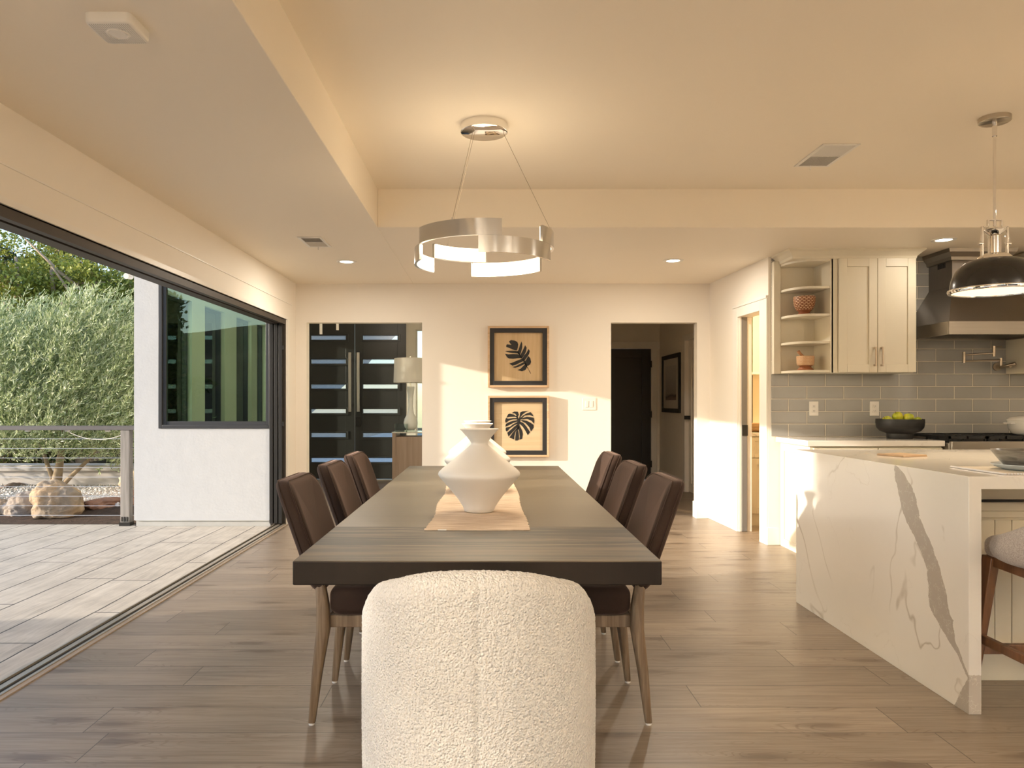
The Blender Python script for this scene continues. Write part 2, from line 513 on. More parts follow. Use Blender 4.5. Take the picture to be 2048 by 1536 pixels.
def velvet_mat():
    k = NT('brown_velvet')
    c = k.objc()
    n = k.noise(c, 9, 4)
    k.set(Base_Color=k.mix(n, (0.020, 0.012, 0.009), (0.036, 0.021, 0.015)), Roughness=0.62)
    k.b.inputs['Sheen Weight'].default_value = 0.38
    k.b.inputs['Sheen Roughness'].default_value = 0.35
    k.b.inputs['Sheen Tint'].default_value = (0.62, 0.42, 0.34, 1)
    k.b.inputs['Specular IOR Level'].default_value = 0.2
    k.b.inputs['Roughness'].default_value = 0.85
    k.bump(k.noise(c, 420, 2), 0.25, 0.001)
    return k.m
m_velvet = velvet_mat()
m_chairleg = woodgrain('cerused_oak', [(0.10, 0.064, 0.035), (0.175, 0.118, 0.07), (0.27, 0.20, 0.135)], 'Z', 1.6, 0.5)
m_stoolwood = woodgrain('walnut_stool', [(0.05, 0.02, 0.008), (0.115, 0.047, 0.018), (0.17, 0.075, 0.03)], 'Z', 1.2, 0.4)

def boucle_mat():
    k = NT('cream_boucle')
    c = k.objc()
    v = k.n('TexVoronoi', {'Vector': k.n('VectorMath', {0: c, 1: k.scale(k.n('TexNoise', {'Vector': c, 'Scale': 60.0}).outputs[1], (0.004, 0.004, 0.004))}, operation='ADD').outputs[0], 'Scale': 215.0}, feature='SMOOTH_F1').outputs[0]
    n = k.noise(c, 330, 3)
    h = k.math('SUBTRACT', k.math('MULTIPLY', n, 0.5), v)
    k.set(Base_Color=k.mix(n, (0.58, 0.555, 0.515), (0.72, 0.69, 0.645)), Roughness=0.9)
    k.b.inputs['Sheen Weight'].default_value = 0.3
    k.b.inputs['Specular IOR Level'].default_value = 0.15
    k.bump(h, 1.0, 0.0065)
    return k.m
m_boucle = boucle_mat()

def jute_mat():
    k = NT('woven_jute')
    c = k.objc()
    wv = k.n('TexWave', {'Vector': c, 'Scale': 32.0, 'Distortion': 2.5, 'Detail': 2.0, 'Detail Scale': 3.0}, wave_type='BANDS', bands_direction='Y').outputs[1]
    n = k.noise(k.scale(c, (6, 110, 1)), 1.0, 4, 0.7)
    n2 = k.noise(k.scale(c, (30, 160, 1)), 1.0, 3, 0.7)
    col = k.ramp(n, [(0.38, (0.34, 0.20, 0.11)), (0.48, (0.58, 0.44, 0.30)), (0.60, (0.74, 0.61, 0.47))])
    col = k.mix(k.math('MULTIPLY', n2, 0.5), col, (0.74, 0.61, 0.48))
    k.set(Base_Color=col, Roughness=0.9)
    k.bump(k.math('ADD', wv, n2), 0.6, 0.003)
    return k.m
m_jute = jute_mat()
m_ceramic = plain('matte_white_ceramic', (0.76, 0.72, 0.66), 0.55, 0, 0.02, 4, 0.08, 60)
m_ceramic2 = plain('glossy_white_ceramic', (0.72, 0.70, 0.66), 0.12, 0, 0.02, 4)
m_steel = None
def steel_mat(name, col, rough, ax):
    k = NT(name)
    p = k.pos()
    n = k.noise(k.scale(p, {'X': (2, 200, 200), 'Z': (200, 200, 2)}[ax]), 1.0, 3)
    k.set(Base_Color=k.mix(n, tuple(c * 0.85 for c in col), tuple(c * 1.1 for c in col)), Metallic=1.0, Roughness=rough)
    k.b.inputs['Anisotropic'].default_value = 0.5
    return k.m
m_steel = steel_mat('brushed_steel', (0.36, 0.33, 0.29), 0.30, 'X')
m_steel2 = steel_mat('brushed_steel_vertical', (0.24, 0.21, 0.18), 0.36, 'Z')
m_castiron = plain('cast_iron', (0.012, 0.012, 0.012), 0.45, 0.2, 0.1, 40, 0.2, 120)
m_frameoak = woodgrain('pale_oak_frame', [(0.50, 0.33, 0.18), (0.62, 0.43, 0.26), (0.70, 0.51, 0.33)], 'X', 1.0, 0.5)
m_birch1 = woodgrain('birch_board_vertical', [(0.44, 0.30, 0.15), (0.56, 0.40, 0.22), (0.64, 0.48, 0.29)], 'Z', 0.8, 0.5, contrast=0.6, bumpst=0.03)
m_birch2 = woodgrain('birch_board_horizontal', [(0.52, 0.38, 0.21), (0.63, 0.48, 0.29), (0.70, 0.55, 0.36)], 'X', 0.8, 0.5, contrast=0.6, bumpst=0.03)
m_inkblack = plain('ink_black', (0.012, 0.011, 0.010), 0.55, 0, 0.3, 60)
m_matblack = plain('black_inner_frame', (0.02, 0.019, 0.02), 0.5, 0, 0.1, 20)

# ------------------------------------------------------------------ the setting: floor, walls, ceiling
CEIL, TRAY = 2.45, 2.72
LX = -2.01
FY = 7.83
JY = 7.42          # end jamb of the big opening / face of the outer wing
KY = 6.38          # kitchen back wall

b = B(); bx(b, -2.10, 6.2, -3.6, 12.0, -0.12, 0.0); bx(b, -3.5, -2.10, 7.45, 12.0, -0.12, 0.0)
struct('floor', b, m_floor)

b = B()
bx(b, -2.16, -0.784, -3.6, FY, CEIL, 2.9)
bx(b, -0.784, 6.2, 5.30, FY + 0.12, CEIL, 2.9)
struct('ceiling', b, m_ceil, bevel=0.004)
b = B(); bx(b, -0.784, 6.2, -3.6, 5.30, TRAY, 2.9)
struct('ceiling_tray', b, m_ceil)
b = B(); bx(b, -3.6, 6.4, -3.7, 12.2, 2.9, 3.05)
struct('roof', b, m_stucco)

# left wall: header above the opening and the short return beyond it
b = B()
bx(b, -2.16, LX, -3.6, JY + 0.03, 2.045, CEIL)
bx(b, -2.16, LX, JY + 0.03, FY + 0.12, 0.0, CEIL)
bx(b, -2.16, LX, -3.6, -1.2, 0.0, 2.045)
struct('wall_left', b, m_wall)
# thin casing strip round the opening
b = B()
bx(b, LX, LX + 0.012, -1.2, JY + 0.12, 2.035, 2.065)
bx(b, LX, LX + 0.012, JY + 0.035, JY + 0.12, 0.0, 2.035)
bx(b, LX, LX + 0.006, -1.2, JY + 0.24, 2.20, 2.208)
struct('trim_1', b, m_trim)

# far wall with its two plain openings
b = B()
O1 = (-1.90, -0.694); O2 = (1.279, 2.177); OH = 2.045
for x0, x1, z0 in ((LX, O1[0], 0), (O1[0], O1[1], OH), (O1[1], O2[0], 0), (O2[0], O2[1], OH), (O2[1], 2.31, 0)):
    bx(b, x0, x1, FY, FY + 0.12, z0, CEIL)
struct('wall_far', b, m_wall)

# right-hand wall of the passage (very slightly out of square) with the pantry doorway
def rwx(y): return 2.38 + (y - KY) * (2.31 - 2.38) / (FY - KY)
def skew(bm, y0, y1, z0, z1, d0, d1):
    x0, x1 = rwx(y0), rwx(y1)
    prism(bm, [(x0 + d0, y0), (x0 + d1, y0), (x1 + d1, y1), (x1 + d0, y1)], z0, z1, 'xy')
PY0, PY1, PH = 6.53, 7.04, 2.01
b = B()
skew(b, KY, PY0, 0, CEIL, 0, 0.12); skew(b, PY1, FY + 0.12, 0, CEIL, 0, 0.12); skew(b, PY0, PY1, PH, CEIL, 0, 0.12)
struct('wall_right', b, m_wall)
b = B()
skew(b, KY + 0.002, PY0, 0, PH + 0.09, -0.016, 0.0)
skew(b, PY1, PY1 + 0.11, 0, PH + 0.09, -0.016, 0.0)
skew(b, PY0, PY1, PH, PH + 0.09, -0.016, 0.0)
skew(b, PY0 - 0.0, PY0 + 0.012, 0, PH, 0.0, 0.12)
skew(b, PY1 - 0.012, PY1, 0, PH, 0.0, 0.025); skew(b, PY1 - 0.012, PY1, 0, PH, 0.075, 0.12)
skew(b, KY - 0.0, PY1 + 0.11, PH + 0.09, PH + 0.115, -0.022, 0.0)
struct('trim_2', b, m_trim, bevel=0.003)

# kitchen back wall, right and rear walls of the room
b = B(); bx(b, 2.50, 6.2, KY, KY + 0.12, 0, CEIL)
struct('wall_kitchen', b, m_wall)
b = B(); bx(b, 6.2, 6.35, -3.6, KY + 0.12, 0, TRAY)
struct('wall_side', b, m_wall)
b = B()
bx(b, -2.16, -1.4, -3.75, -3.6, 0, TRAY); bx(b, 5.4, 6.35, -3.75, -3.6, 0, TRAY)
bx(b, -1.4, 5.4, -3.75, -3.6, 2.35, TRAY); bx(b, 1.9, 2.1, -3.75, -3.6, 0, 2.35)
struct('wall_rear', b, m_wall)

b = B(); bx(b, 2.405, 4.9, KY - 0.008, KY, 0.9225, CEIL - 0.002)
struct('trim_3', b, m_tile)

def baseboard(name, boxes):
    b = B()
    for q in boxes: bx(b, *q)
    return struct(name, b, m_trim, bevel=0.004)
baseboard('baseboard_far', [(O1[1], O2[0], FY - 0.014, FY, 0, 0.15), (LX, O1[0], FY - 0.014, FY, 0, 0.15)])
b = B()
bx(b, O2[1] - 0.014, 2.30, FY - 0.014, FY + 0.12, 0, 0.17)
skew(b, PY1 + 0.11, FY, 0, 0.17, -0.014, 0.0)
struct('baseboard_right', b, m_trim, bevel=0.004)
baseboard('baseboard_kitchen', [(2.365, 2.50, KY - 0.014, KY, 0, 0.15)])

# ------------------------------------------------------------------ big sliding opening
b = B()
bx(b, -2.16, -2.075, -1.2, JY, 1.985, 2.045); bx(b, -2.05, -2.012, -1.2, JY, 1.985, 2.045); bx(b, -2.16, -2.012, -1.2, JY, 2.03, 2.045)
bx(b, -2.16, -2.012, JY - 0.0, JY + 0.03, 0, 2.045)
struct('door_1_frame', b, m_bronze)
bpy.data.objects['door_1_frame'].name = 'trim_4'
b = B()
for k_ in range(3):
    x0 = -2.155 + k_ * 0.045
    y0 = JY - 0.09
    bx(b, x0, x0 + 0.034, JY - 0.045, JY - 0.001, 0.02, 1.985)
d1 = struct('door_1', b, m_black, bevel=0.002)
b = B()
for z in (0.25, 1.0, 1.75): bx(b, -2.026, -2.013, JY - 0.05, JY - 0.045, z - 0.02, z + 0.02)
obj('hinge', b, m_rubber, d1)
# floor track
b = B()
for x0, x1, z1, in ((-2.115, -2.105, 0.012), (-2.085, -2.055, 0.008), (-2.028, -2.012, 0.010)):
    bx(b, x0, x1, -1.2, JY, -0.02, z1)
tr = struct('trim_5', b, plain('track_aluminium', (0.42, 0.37, 0.30), 0.4, 0.6))
b = B(); bx(b, -2.125, -2.012, -1.2, JY, -0.03, 0.002)
obj('channel', b, m_rubber, tr)
b = B(); bx(b, -2.012, -1.985, -1.2, JY, 0.0, 0.006)
obj('wood_nosing', b, plain('wood_nosing', (0.36, 0.28, 0.20), 0.5), tr)

# ------------------------------------------------------------------ outer wing (foyer), its window
WX0, WX1, WZ0, WZ1 = -3.262, -2.137, 0.953, 2.42
b = B()
bx(b, -3.507, WX0, JY, JY + 0.15, 0.045, 2.9); bx(b, WX1, -2.16, JY, JY + 0.15, 0.045, 2.9)
bx(b, WX0, WX1, JY, JY + 0.15, 0.045, WZ0); bx(b, WX0, WX1, JY, JY + 0.15, WZ1, 2.9)
struct('wall_exterior', b, m_stucco)
b = B(); bx(b, -3.49, -2.16, JY + 0.01, JY + 0.12, -0.05, 0.045)
bx(b, -3.49, -2.17, JY - 0.006, JY + 0.01, 0.040, 0.047)
struct('trim_6', b, plain('grey_flashing', (0.50, 0.50, 0.48), 0.5, 0.2, 0.15, 8))
b = B()
fw = 0.07
def ringframe(b, x0, x1, z0, z1, w_, y0, y1):
    bx(b, x0, x0 + w_, y0, y1, z0, z1); bx(b, x1 - w_, x1, y0, y1, z0, z1)
    bx(b, x0 + w_, x1 - w_, y0, y1, z0, z0 + w_); bx(b, x0 + w_, x1 - w_, y0, y1, z1 - w_, z1)
ringframe(b, WX0, WX1, WZ0, WZ1, 0.035, JY - 0.012, JY + 0.06)
ringframe(b, WX0 + 0.03, WX1 - 0.03, WZ0 + 0.03, WZ1 - 0.03, 0.04, JY + 0.008, JY + 0.05)
w1 = struct('window_1', b, plain('charcoal_window_frame', (0.045, 0.046, 0.05), 0.4, 0.2, 0.1, 20), bevel=0.003)
b = B(); bx(b, WX0 + 0.065, WX1 - 0.065, JY + 0.022, JY + 0.028, WZ0 + 0.065, WZ1 - 0.065)
obj('pane', b, m_winglass, w1)
# foyer shell
FX0 = -3.35
sw = [(7.66, 8.47), (8.86, 9.53), (9.97, 10.6), (10.86, 11.27), (11.31, 11.47)]
b = B()
ys = [JY + 0.15] + [q for s_ in sw for q in s_] + [12.0]
for i in range(0, len(ys), 2): bx(b, -3.507, FX0, ys[i], ys[i + 1], 0, 2.9)
for a, c_ in sw:
    bx(b, -3.507, FX0, a, c_, 0, 0.25); bx(b, -3.507, FX0, a, c_, 2.35, 2.9)
struct('wall_foyer_left', b, m_wall)
for i, (a, c_) in enumerate(sw):
    b = B()
    for (y0, y1, z0, z1) in ((a, a + 0.03, 0.25, 2.35), (c_ - 0.03, c_, 0.25, 2.35), (a, c_, 0.25, 0.28), (a, c_, 2.32, 2.35)):
        bx(b, -3.46, -3.40, y0, y1, z0, z1)
    wn_ = struct('window_%d' % (i + 2), b, m_black)
    b = B(); bx(b, -3.435, -3.430, a + 0.03, c_ - 0.03, 0.28, 2.32)
    obj('pane', b, m_foyerglass, wn_)
DY = 11.75
b = B()
bx(b, FX0, -2.90, DY, DY + 0.15, 0, 2.9); bx(b, -2.90, -1.29, DY, DY + 0.15, 2.45, 2.9)
bx(b, -1.29, -1.14, DY, DY + 0.15, 0, 2.9); bx(b, -1.14, -1.02, DY, DY + 0.15, 0, 0.3); bx(b, -1.14, -1.02, DY, DY + 0.15, 2.35, 2.9)
bx(b, -1.02, -0.2, DY, DY + 0.15, 0, 2.9)
struct('wall_foyer_back', b, m_wall)
b = B(); bx(b, -0.35, -0.2, FY + 0.12, DY, 0, 2.9)
struct('wall_foyer_right', b, m_wall)
b = B(); bx(b, FX0, -0.35, FY + 0.12, DY, 2.75, 2.9); bx(b, FX0, -2.16, JY + 0.15, FY + 0.12, 2.75, 2.9)
struct('ceiling_foyer', b, m_ceil)
b = B(); ringframe(b, -1.14, -1.02, 0.3, 2.35, 0.02, DY + 0.05, DY + 0.1)
wn_ = struct('window_7', b, m_trim)
b = B(); bx(b, -1.12, -1.04, DY + 0.07, DY + 0.075, 0.32, 2.33)
obj('pane', b, m_foyerglass, wn_)

# frosted glass of the entry doors: lets daylight through
k = NT('frosted_glass')
tl = k.n('BsdfTranslucent', {'Color': (0.9, 0.93, 0.95, 1)})
tp = k.n('BsdfTransparent', {'Color': (0.85, 0.9, 0.95, 1)})
gl = k.n('BsdfGlossy', {'Color': (0.9, 0.9, 0.9, 1), 'Roughness': 0.25})
m1 = k.n('MixShader', {0: 0.75}); k.t.links.new(tl.outputs[0], m1.inputs[1]); k.t.links.new(tp.outputs[0], m1.inputs[2])
m2 = k.n('MixShader', {0: 0.08}); k.t.links.new(m1.outputs[0], m2.inputs[1]); k.t.links.new(gl.outputs[0], m2.inputs[2])
k.t.links.new(m2.outputs[0], k.out.inputs[0])
m_frost = k.m

rows = [0.304, 0.695, 1.07, 1.455, 1.847, 2.22]
for di, (x0, x1, g0, g1) in enumerate(((-2.897, -2.097, -2.775, -2.235), (-2.091, -1.293, -1.965, -1.425))):
    b = B()
    y0, y1 = DY - 0.005, DY + 0.045
    bx(b, x0, g0, y0, y1, 0.008, 2.445); bx(b, g1, x1, y0, y1, 0.008, 2.445)
    zz = 0.008
    for r_ in rows:
        bx(b, g0, g1, y0, y1, zz, r_ - 0.032); zz = r_ + 0.032
    bx(b, g0, g1, y0, y1, zz, 2.445)
    for r_ in rows:
        ringframe(b, g0 - 0.028, g1 + 0.045, r_ - 0.065, r_ + 0.058, 0.022, y0 - 0.012, y0 + 0.002)
    dr = struct('door_%d' % (di + 2), b, m_doorblk, bevel=0.002)
    for r_ in rows:
        b = B(); bx(b, g0, g1, y0 + 0.02, y0 + 0.028, r_ - 0.032, r_ + 0.032)
        obj('lite', b, m_frost, dr)
    hx = x1 - 0.062 if di == 0 else x0 + 0.062
    b = B(); bx(b, hx - 0.022, hx + 0.022, y0 - 0.075, y0 - 0.045, 1.06, 1.985)
    for z in (1.17, 1.87): bx(b, hx - 0.01, hx + 0.01, y0 - 0.045, y0, z - 0.01, z + 0.01)
    obj('handle', b, plain('satin_steel', (0.62, 0.58, 0.52), 0.35, 0.8), dr, bevel=0.003)
    if di == 1:
        b = B(); bx(b, x0 + 0.012, x0 + 0.10, y0 - 0.03, y0, 0.83, 0.985)
        obj('lock', b, m_black, dr, bevel=0.006)

# ------------------------------------------------------------------ hall behind the second opening
b = B(); bx(b, 0.95, 1.10, FY + 0.12, 11.66, 0, 2.9)
struct('wall_hall_left', b, m_wall)
b = B()
bx(b, 1.10, 1.72, 11.66, 11.8, 0, 2.9); bx(b, 2.526, 2.80, 11.66, 11.8, 0, 2.9); bx(b, 1.72, 2.526, 11.66, 11.8, 2.04, 2.9)
struct('wall_hall_back', b, m_wall)
b = B(); bx(b, 2.66, 2.80, 10.12, 11.66, 0, 2.9); bx(b, 2.66, 2.80, FY + 0.12, 9.3, 0, 2.9); bx(b, 2.66, 2.80, 9.3, 10.12, 2.04, 2.9)
struct('wall_hall_right', b, m_wall)
b = B(); bx(b, 1.10, 2.66, FY + 0.12, 11.66, 2.44, 2.9)
struct('ceiling_hall', b, m_ceil)
def shaker(bm, x0, x1, z0, z1, y, st=0.06, d=0.02, inset=0.010):
    """shaker leaf facing -Y with its face at y"""
    bx(bm, x0, x0 + st, y, y + d, z0, z1); bx(bm, x1 - st, x1, y, y + d, z0, z1)
    bx(bm, x0 + st, x1 - st, y, y + d, z0, z0 + st); bx(bm, x0 + st, x1 - st, y, y + d, z1 - st, z1)
    bx(bm, x0 + st, x1 - st, y + inset, y + d, z0 + st, z1 - st)
b = B(); shaker(b, 1.723, 2.523, 0.008, 2.037, 11.655, 0.14, 0.04, 0.012)
dh = struct('door_4', b, m_doorblk, bevel=0.002)
for z in (0.25, 1.02, 1.80):
    b = B(); bx(b, 2.510, 2.535, 11.635, 11.655, z - 0.05, z + 0.05)
    obj('hinge', b, m_black, dh)
b = B()
bx(b, 2.53, 2.615, 11.642, 11.66, 0, 2.04); bx(b, 1.63, 1.715, 11.642, 11.66, 0, 2.04); bx(b, 1.63, 2.66, 11.638, 11.66, 2.04, 2.15)
bx(b, 2.645, 2.66, 10.12, 10.23, 0, 2.12); bx(b, 2.645, 2.66, 9.2, 9.3, 0, 2.12); bx(b, 2.645, 2.66, 9.3, 10.12, 2.04, 2.12)
struct('trim_7', b, m_trim, bevel=0.003)
b = B(); shaker(b, 9.303, 10.117, 0.008, 2.037, 0.0, 0.12, 0.04, 0.012)
bmesh.ops.transform(b, matrix=Matrix(((0, 1, 0, 2.70), (1, 0, 0, 0), (0, 0, 1, 0), (0, 0, 0, 1))), verts=b.verts)
d5 = struct('door_5', b, m_trim)
b = B(); bx(b, 2.63, 2.70, 10.03, 10.08, 0.98, 1.03)
obj('handle', b, m_black, d5)
baseboard('baseboard_hall', [(2.646, 2.66, 10.23, 11.66, 0, 0.16), (2.646, 2.66, FY + 0.12, 9.2, 0, 0.16)])
b = B(); cyl(b, (2.646, 11.0, 0.07), (2.57, 11.0, 0.07), 0.012); cyl(b, (2.57, 11.0, 0.07), (2.55, 11.0, 0.07), 0.022)
tag(obj('door_stop', b, m_black), 'small black door stop on the hall baseboard below the framed print', 'door stop')

# ------------------------------------------------------------------ pantry beyond the doorway
k_y1 = FY + 0.0
m_pwall = paint('pantry_paint', (0.80, 0.72, 0.56))
b = B(); bx(b, 2.50, 4.2, 7.95, 8.07, 0, CEIL)
struct('wall_pantry_back', b, m_pwall)
b = B(); bx(b, 4.2, 4.3, KY + 0.12, 7.95, 0, CEIL)
struct('wall_pantry_right', b, m_pwall)
b = B(); bx(b, 2.374, 2.420, PY1 - 0.022, PY1 + 0.2, 0.006, PH - 0.004)
pd = struct('door_6', b, plain('grey_pocket_door', (0.19, 0.18, 0.17), 0.4))
b = B(); bx(b, 2.372, 2.424, PY1 - 0.030, PY1 - 0.022, 0.90, 1.0)
obj('latch', b, m_black, pd)
# pantry furniture
t = thing('pantry_cabinet', 'cream base cabinet with a white top seen inside the narrow doorway', 'cabinet', (3.2, 7.65, 0))
b = B(); bx(b, 2.56, 3.9, 7.37, 7.945, 0.0, 0.88); obj('body', b, m_cab, t, world=True)
for x0 in (2.57, 3.0, 3.43):
    b = B(); shaker(b, x0, x0 + 0.42, 0.12, 0.66, 7.35); obj('door', b, m_cab, t, world=True, bevel=0.002)
    b = B(); shaker(b, x0, x0 + 0.42, 0.67, 0.87, 7.35, 0.04); dw = obj('drawer', b, m_cab, t, world=True, bevel=0.002)
b = B(); bx(b, 2.55, 3.92, 7.335, 7.945, 0.88, 0.915); obj('worktop', b, m_quartz, t, world=True, bevel=0.003)
b = B(); bx(b, 2.56, 4.1, 7.70, 7.95, 1.50, 1.52)
tag(obj('pantry_shelf', b, m_trim), 'white shelf high on the pantry wall, seen through the narrow doorway', 'shelf')
k = NT('basket_weave')
c_ = k.objc()
wv = k.n('TexWave', {'Vector': c_, 'Scale': 26.0, 'Distortion': 1.0}, bands_direction='Z').outputs[1]
k.set(Base_Color=k.mix(wv, (0.28, 0.15, 0.06), (0.62, 0.42, 0.22)), Roughness=0.8)
k.bump(wv, 0.6, 0.004)
t = thing('bread_basket', 'low woven basket on the pantry counter inside the doorway', 'basket', (2.74, 7.52, 0.9155))
b = B(); lathe(b, [(0.09, 0), (0.13, 0.03), (0.15, 0.085), (0.14, 0.085), (0.12, 0.03), (0.08, 0.012)], seg=40); obj('bowl', b, k.m, t, smooth=40)
b = B(); tube(b, [(0.10, 0.0, 0.07), (0.07, 0, 0.115), (-0.0, 0.02, 0.13)], [0.012, 0.016, 0.02], 10); obj('scoop', b, m_black, t, smooth=True)

# ------------------------------------------------------------------ foyer furniture
m_stone = woodgrain('fluted_taupe_wood', [(0.25, 0.17, 0.12), (0.35, 0.25, 0.185), (0.42, 0.31, 0.24)], 'Z', 0.5, 0.5, contrast=0.7)
t = thing('console_table', 'tall taupe wooden console standing beside the black entry doors', 'console', (-0.95, 10.45, 0))
b = B(); bx(b, -1.31, -1.26, 10.2, 10.66, 0, 0.79); obj('side_panel', b, m_stone, t, world=True, bevel=0.004)
b = B(); bx(b, -0.60, -0.55, 10.2, 10.66, 0, 0.79); obj('side_panel', b, m_stone, t, world=True, bevel=0.004)
b = B(); bx(b, -1.26, -0.60, 10.21, 10.65, 0.02, 0.74); obj('front', b, m_stone, t, world=True)
b = B(); bx(b, -1.315, -0.545, 10.19, 10.67, 0.79, 0.805); obj('top', b, plain('pale_terrazzo', (0.60, 0.57, 0.50), 0.15, 0, 0.3, 60), t, world=True)
m_shade = NT('linen_shade')
m_shade.set(Base_Color=(0.72, 0.68, 0.62), Roughness=0.9)
m_shade.b.inputs['Transmission Weight'].default_value = 0.0
m_shade.bump(m_shade.noise(m_shade.objc(), 300, 2), 0.2, 0.002)
m_milk = plain('milky_glass', (0.72, 0.72, 0.68), 0.12, 0, 0.03, 8)
def table_lamp(x, y, label, z=0.8055):
    t = thing('table_lamp', label, 'lamp', (x, y, z), group=None)
    b = B(); bx(b, -0.075, 0.075, -0.075, 0.075, 0, 0.02); obj('base', b, m_foyerglass, t)
    b = B(); lathe(b, [(0.05, 0.02), (0.085, 0.06), (0.098, 0.12), (0.085, 0.18), (0.045, 0.25), (0.032, 0.35), (0.04, 0.50), (0.052, 0.60), (0.05, 0.62)], seg=40); obj('body', b, m_milk, t, smooth=50)
    b = B(); cyl(b, (0, 0, 0.61), (0, 0, 1.03), 0.008, seg=12); cyl(b, (0, 0, 1.02), (0, 0, 1.04), 0.014, seg=12); obj('stem', b, m_chrome, t, smooth=40)
    b = B(); lathe(b, [(0.236, 0.675), (0.225, 1.01), (0.221, 1.01), (0.232, 0.675)], seg=64, closed=True); obj('lamp_shade', b, m_shade.m, t, smooth=50)
    return t
table_lamp(-1.075, 10.36, 'pale table lamp with a drum shade nearest the front of the foyer console')
table_lamp(-0.79, 10.56, 'second pale table lamp standing further back on the foyer console')
b = B(); bx(b, -0.09, 0.09, -0.004, 0.004, 0, 0.11); bx(b, -0.09, 0.09, -0.03, 0.03, 0, 0.005)
o = obj('sign_holder', b, m_foyerglass, loc=(-1.19, 10.26, 0.8055)); tag(o, 'small clear acrylic card holder on the corner of the foyer console', 'card holder')
# crystal rods of the foyer ceiling light
t = thing('foyer_chandelier', 'foyer ceiling light whose crystal rods hang just below the opening head', 'chandelier', (-1.82, 8.55, 2.75))
b = B(); cyl(b, (0, 0, -0.03), (0, 0, 0), 0.14, seg=32); obj('canopy', b, m_chrome, t, smooth=40)
m_crystal = plain('crystal', (0.85, 0.84, 0.80), 0.1, 0.0, 0.25, 200, 0.8, 90)
for (x, y, zb) in ((-0.09, 0.0, 1.985), (0.095, 0.02, 2.035), (0.0, 0.09, 2.12), (0.0, -0.09, 2.2)):
    b = B(); cyl(b, (x, y, zb - 2.75 + 0.2), (x, y, -0.03), 0.002, seg=6); obj('wire', b, m_chrome, t)
    b = B(); bx(b, x - 0.014, x + 0.014, y - 0.014, y + 0.014, zb - 2.75, zb - 2.75 + 0.22); obj('crystal_rod', b, m_crystal, t, bevel=0.003)
fl = bpy.data.lights.new('foyer_light', 'POINT'); fl.energy = FOYER_W; fl.color = (1, 0.86, 0.68); fl.shadow_soft_size = 0.1
fo = bpy.data.objects.new('foyer_light', fl); C.objects.link(fo); fo.parent = t; fo.location = (0, 0, -0.12)

# hall picture
t = thing('framed_print', 'black framed landscape print on the dim hall wall', 'picture', (2.66, 10.88, 1.48))
PX = 2.66
b = B()
for (y0, y1, z0, z1) in ((10.36, 10.42, 1.06, 1.90), (11.34, 11.40, 1.06, 1.90), (10.42, 11.34, 1.06, 1.12), (10.42, 11.34, 1.84, 1.90)):
    bx(b, PX - 0.03, PX - 0.001, y0, y1, z0, z1)
obj('frame', b, m_black, t, world=True, bevel=0.003)
k = NT('landscape_print')
sx = k.n('SeparateXYZ', {0: k.pos()}); n_ = k.noise(k.scale(k.pos(), (1, 3, 9)), 1.3, 6, 0.6, 0.6)
zz = k.math('ADD', sx.outputs[2], k.math('MULTIPLY', k.math('SUBTRACT', n_, 0.5), 0.12))
k.set(Base_Color=k.ramp(k.math('DIVIDE', k.math('SUBTRACT', zz, 1.2), 0.6), [(0.0, (0.04, 0.035, 0.03)), (0.10, (0.20, 0.16, 0.13)), (0.17, (0.05, 0.045, 0.04)), (0.23, (0.33, 0.31, 0.29)), (0.6, (0.42, 0.41, 0.39)), (1.0, (0.5, 0.48, 0.45))]), Roughness=0.5)
b = B(); bx(b, PX - 0.012, PX - 0.001, 10.42, 11.34, 1.12, 1.84); obj('mat_board', b, plain('ivory_mat', (0.58, 0.55, 0.50), 0.7), t, world=True)
b = B(); bx(b, PX - 0.014, PX - 0.0125, 10.58, 11.20, 1.24, 1.74); obj('print', b, k.m, t, world=True)

# ------------------------------------------------------------------ switches, outlets
def plate(name, label, cat, x, y, z, w_, h, n, kind_, axis='y'):
    t = thing(name, label, cat, (x, y, z))
    b = B(); bx(b, -w_ / 2, w_ / 2, -0.006, 0, -h / 2, h / 2); obj('cover_plate', b, m_whitepl, t, bevel=0.002)
    for i in range(n):
        cx = (i - (n - 1) / 2) * 0.046
        if kind_ == 'switch':
            b = B(); bx(b, cx - 0.016, cx + 0.016, -0.010, -0.006, -0.033, 0.033); obj('rocker', b, m_whitepl, t, bevel=0.002)
        else:
            for s_ in (-0.02, 0.02):
                b = B(); bx(b, cx - 0.017, cx + 0.017, -0.009, -0.006, s_ - 0.014, s_ + 0.014); r_ = obj('socket', b, m_whitepl, t, bevel=0.003)
                b = B()
                bx(b, cx - 0.008, cx - 0.005, -0.0095, -0.009, s_ - 0.004, s_ + 0.006); bx(b, cx + 0.005, cx + 0.008, -0.0095, -0.009, s_ - 0.004, s_ + 0.006)
                bx(b, cx - 0.002, cx + 0.002, -0.0095, -0.009, s_ - 0.010, s_ - 0.006); obj('slots', b, m_rubber, r_)
    return t
plate('light_switch', 'white double rocker switch on the far wall beside the hall opening', 'light switch', 1.05, FY, 1.193, 0.14, 0.125, 2, 'switch')
plate('power_outlet', 'white outlet in the grey tiles, left one, under the open shelves', 'power outlet', 2.762, KY - 0.008, 1.16, 0.078, 0.122, 1, 'outlet')
plate('power_outlet', 'white outlet in the grey tiles just above and left of the black fruit bowl', 'power outlet', 3.277, KY - 0.008, 1.16, 0.078, 0.122, 1, 'outlet')

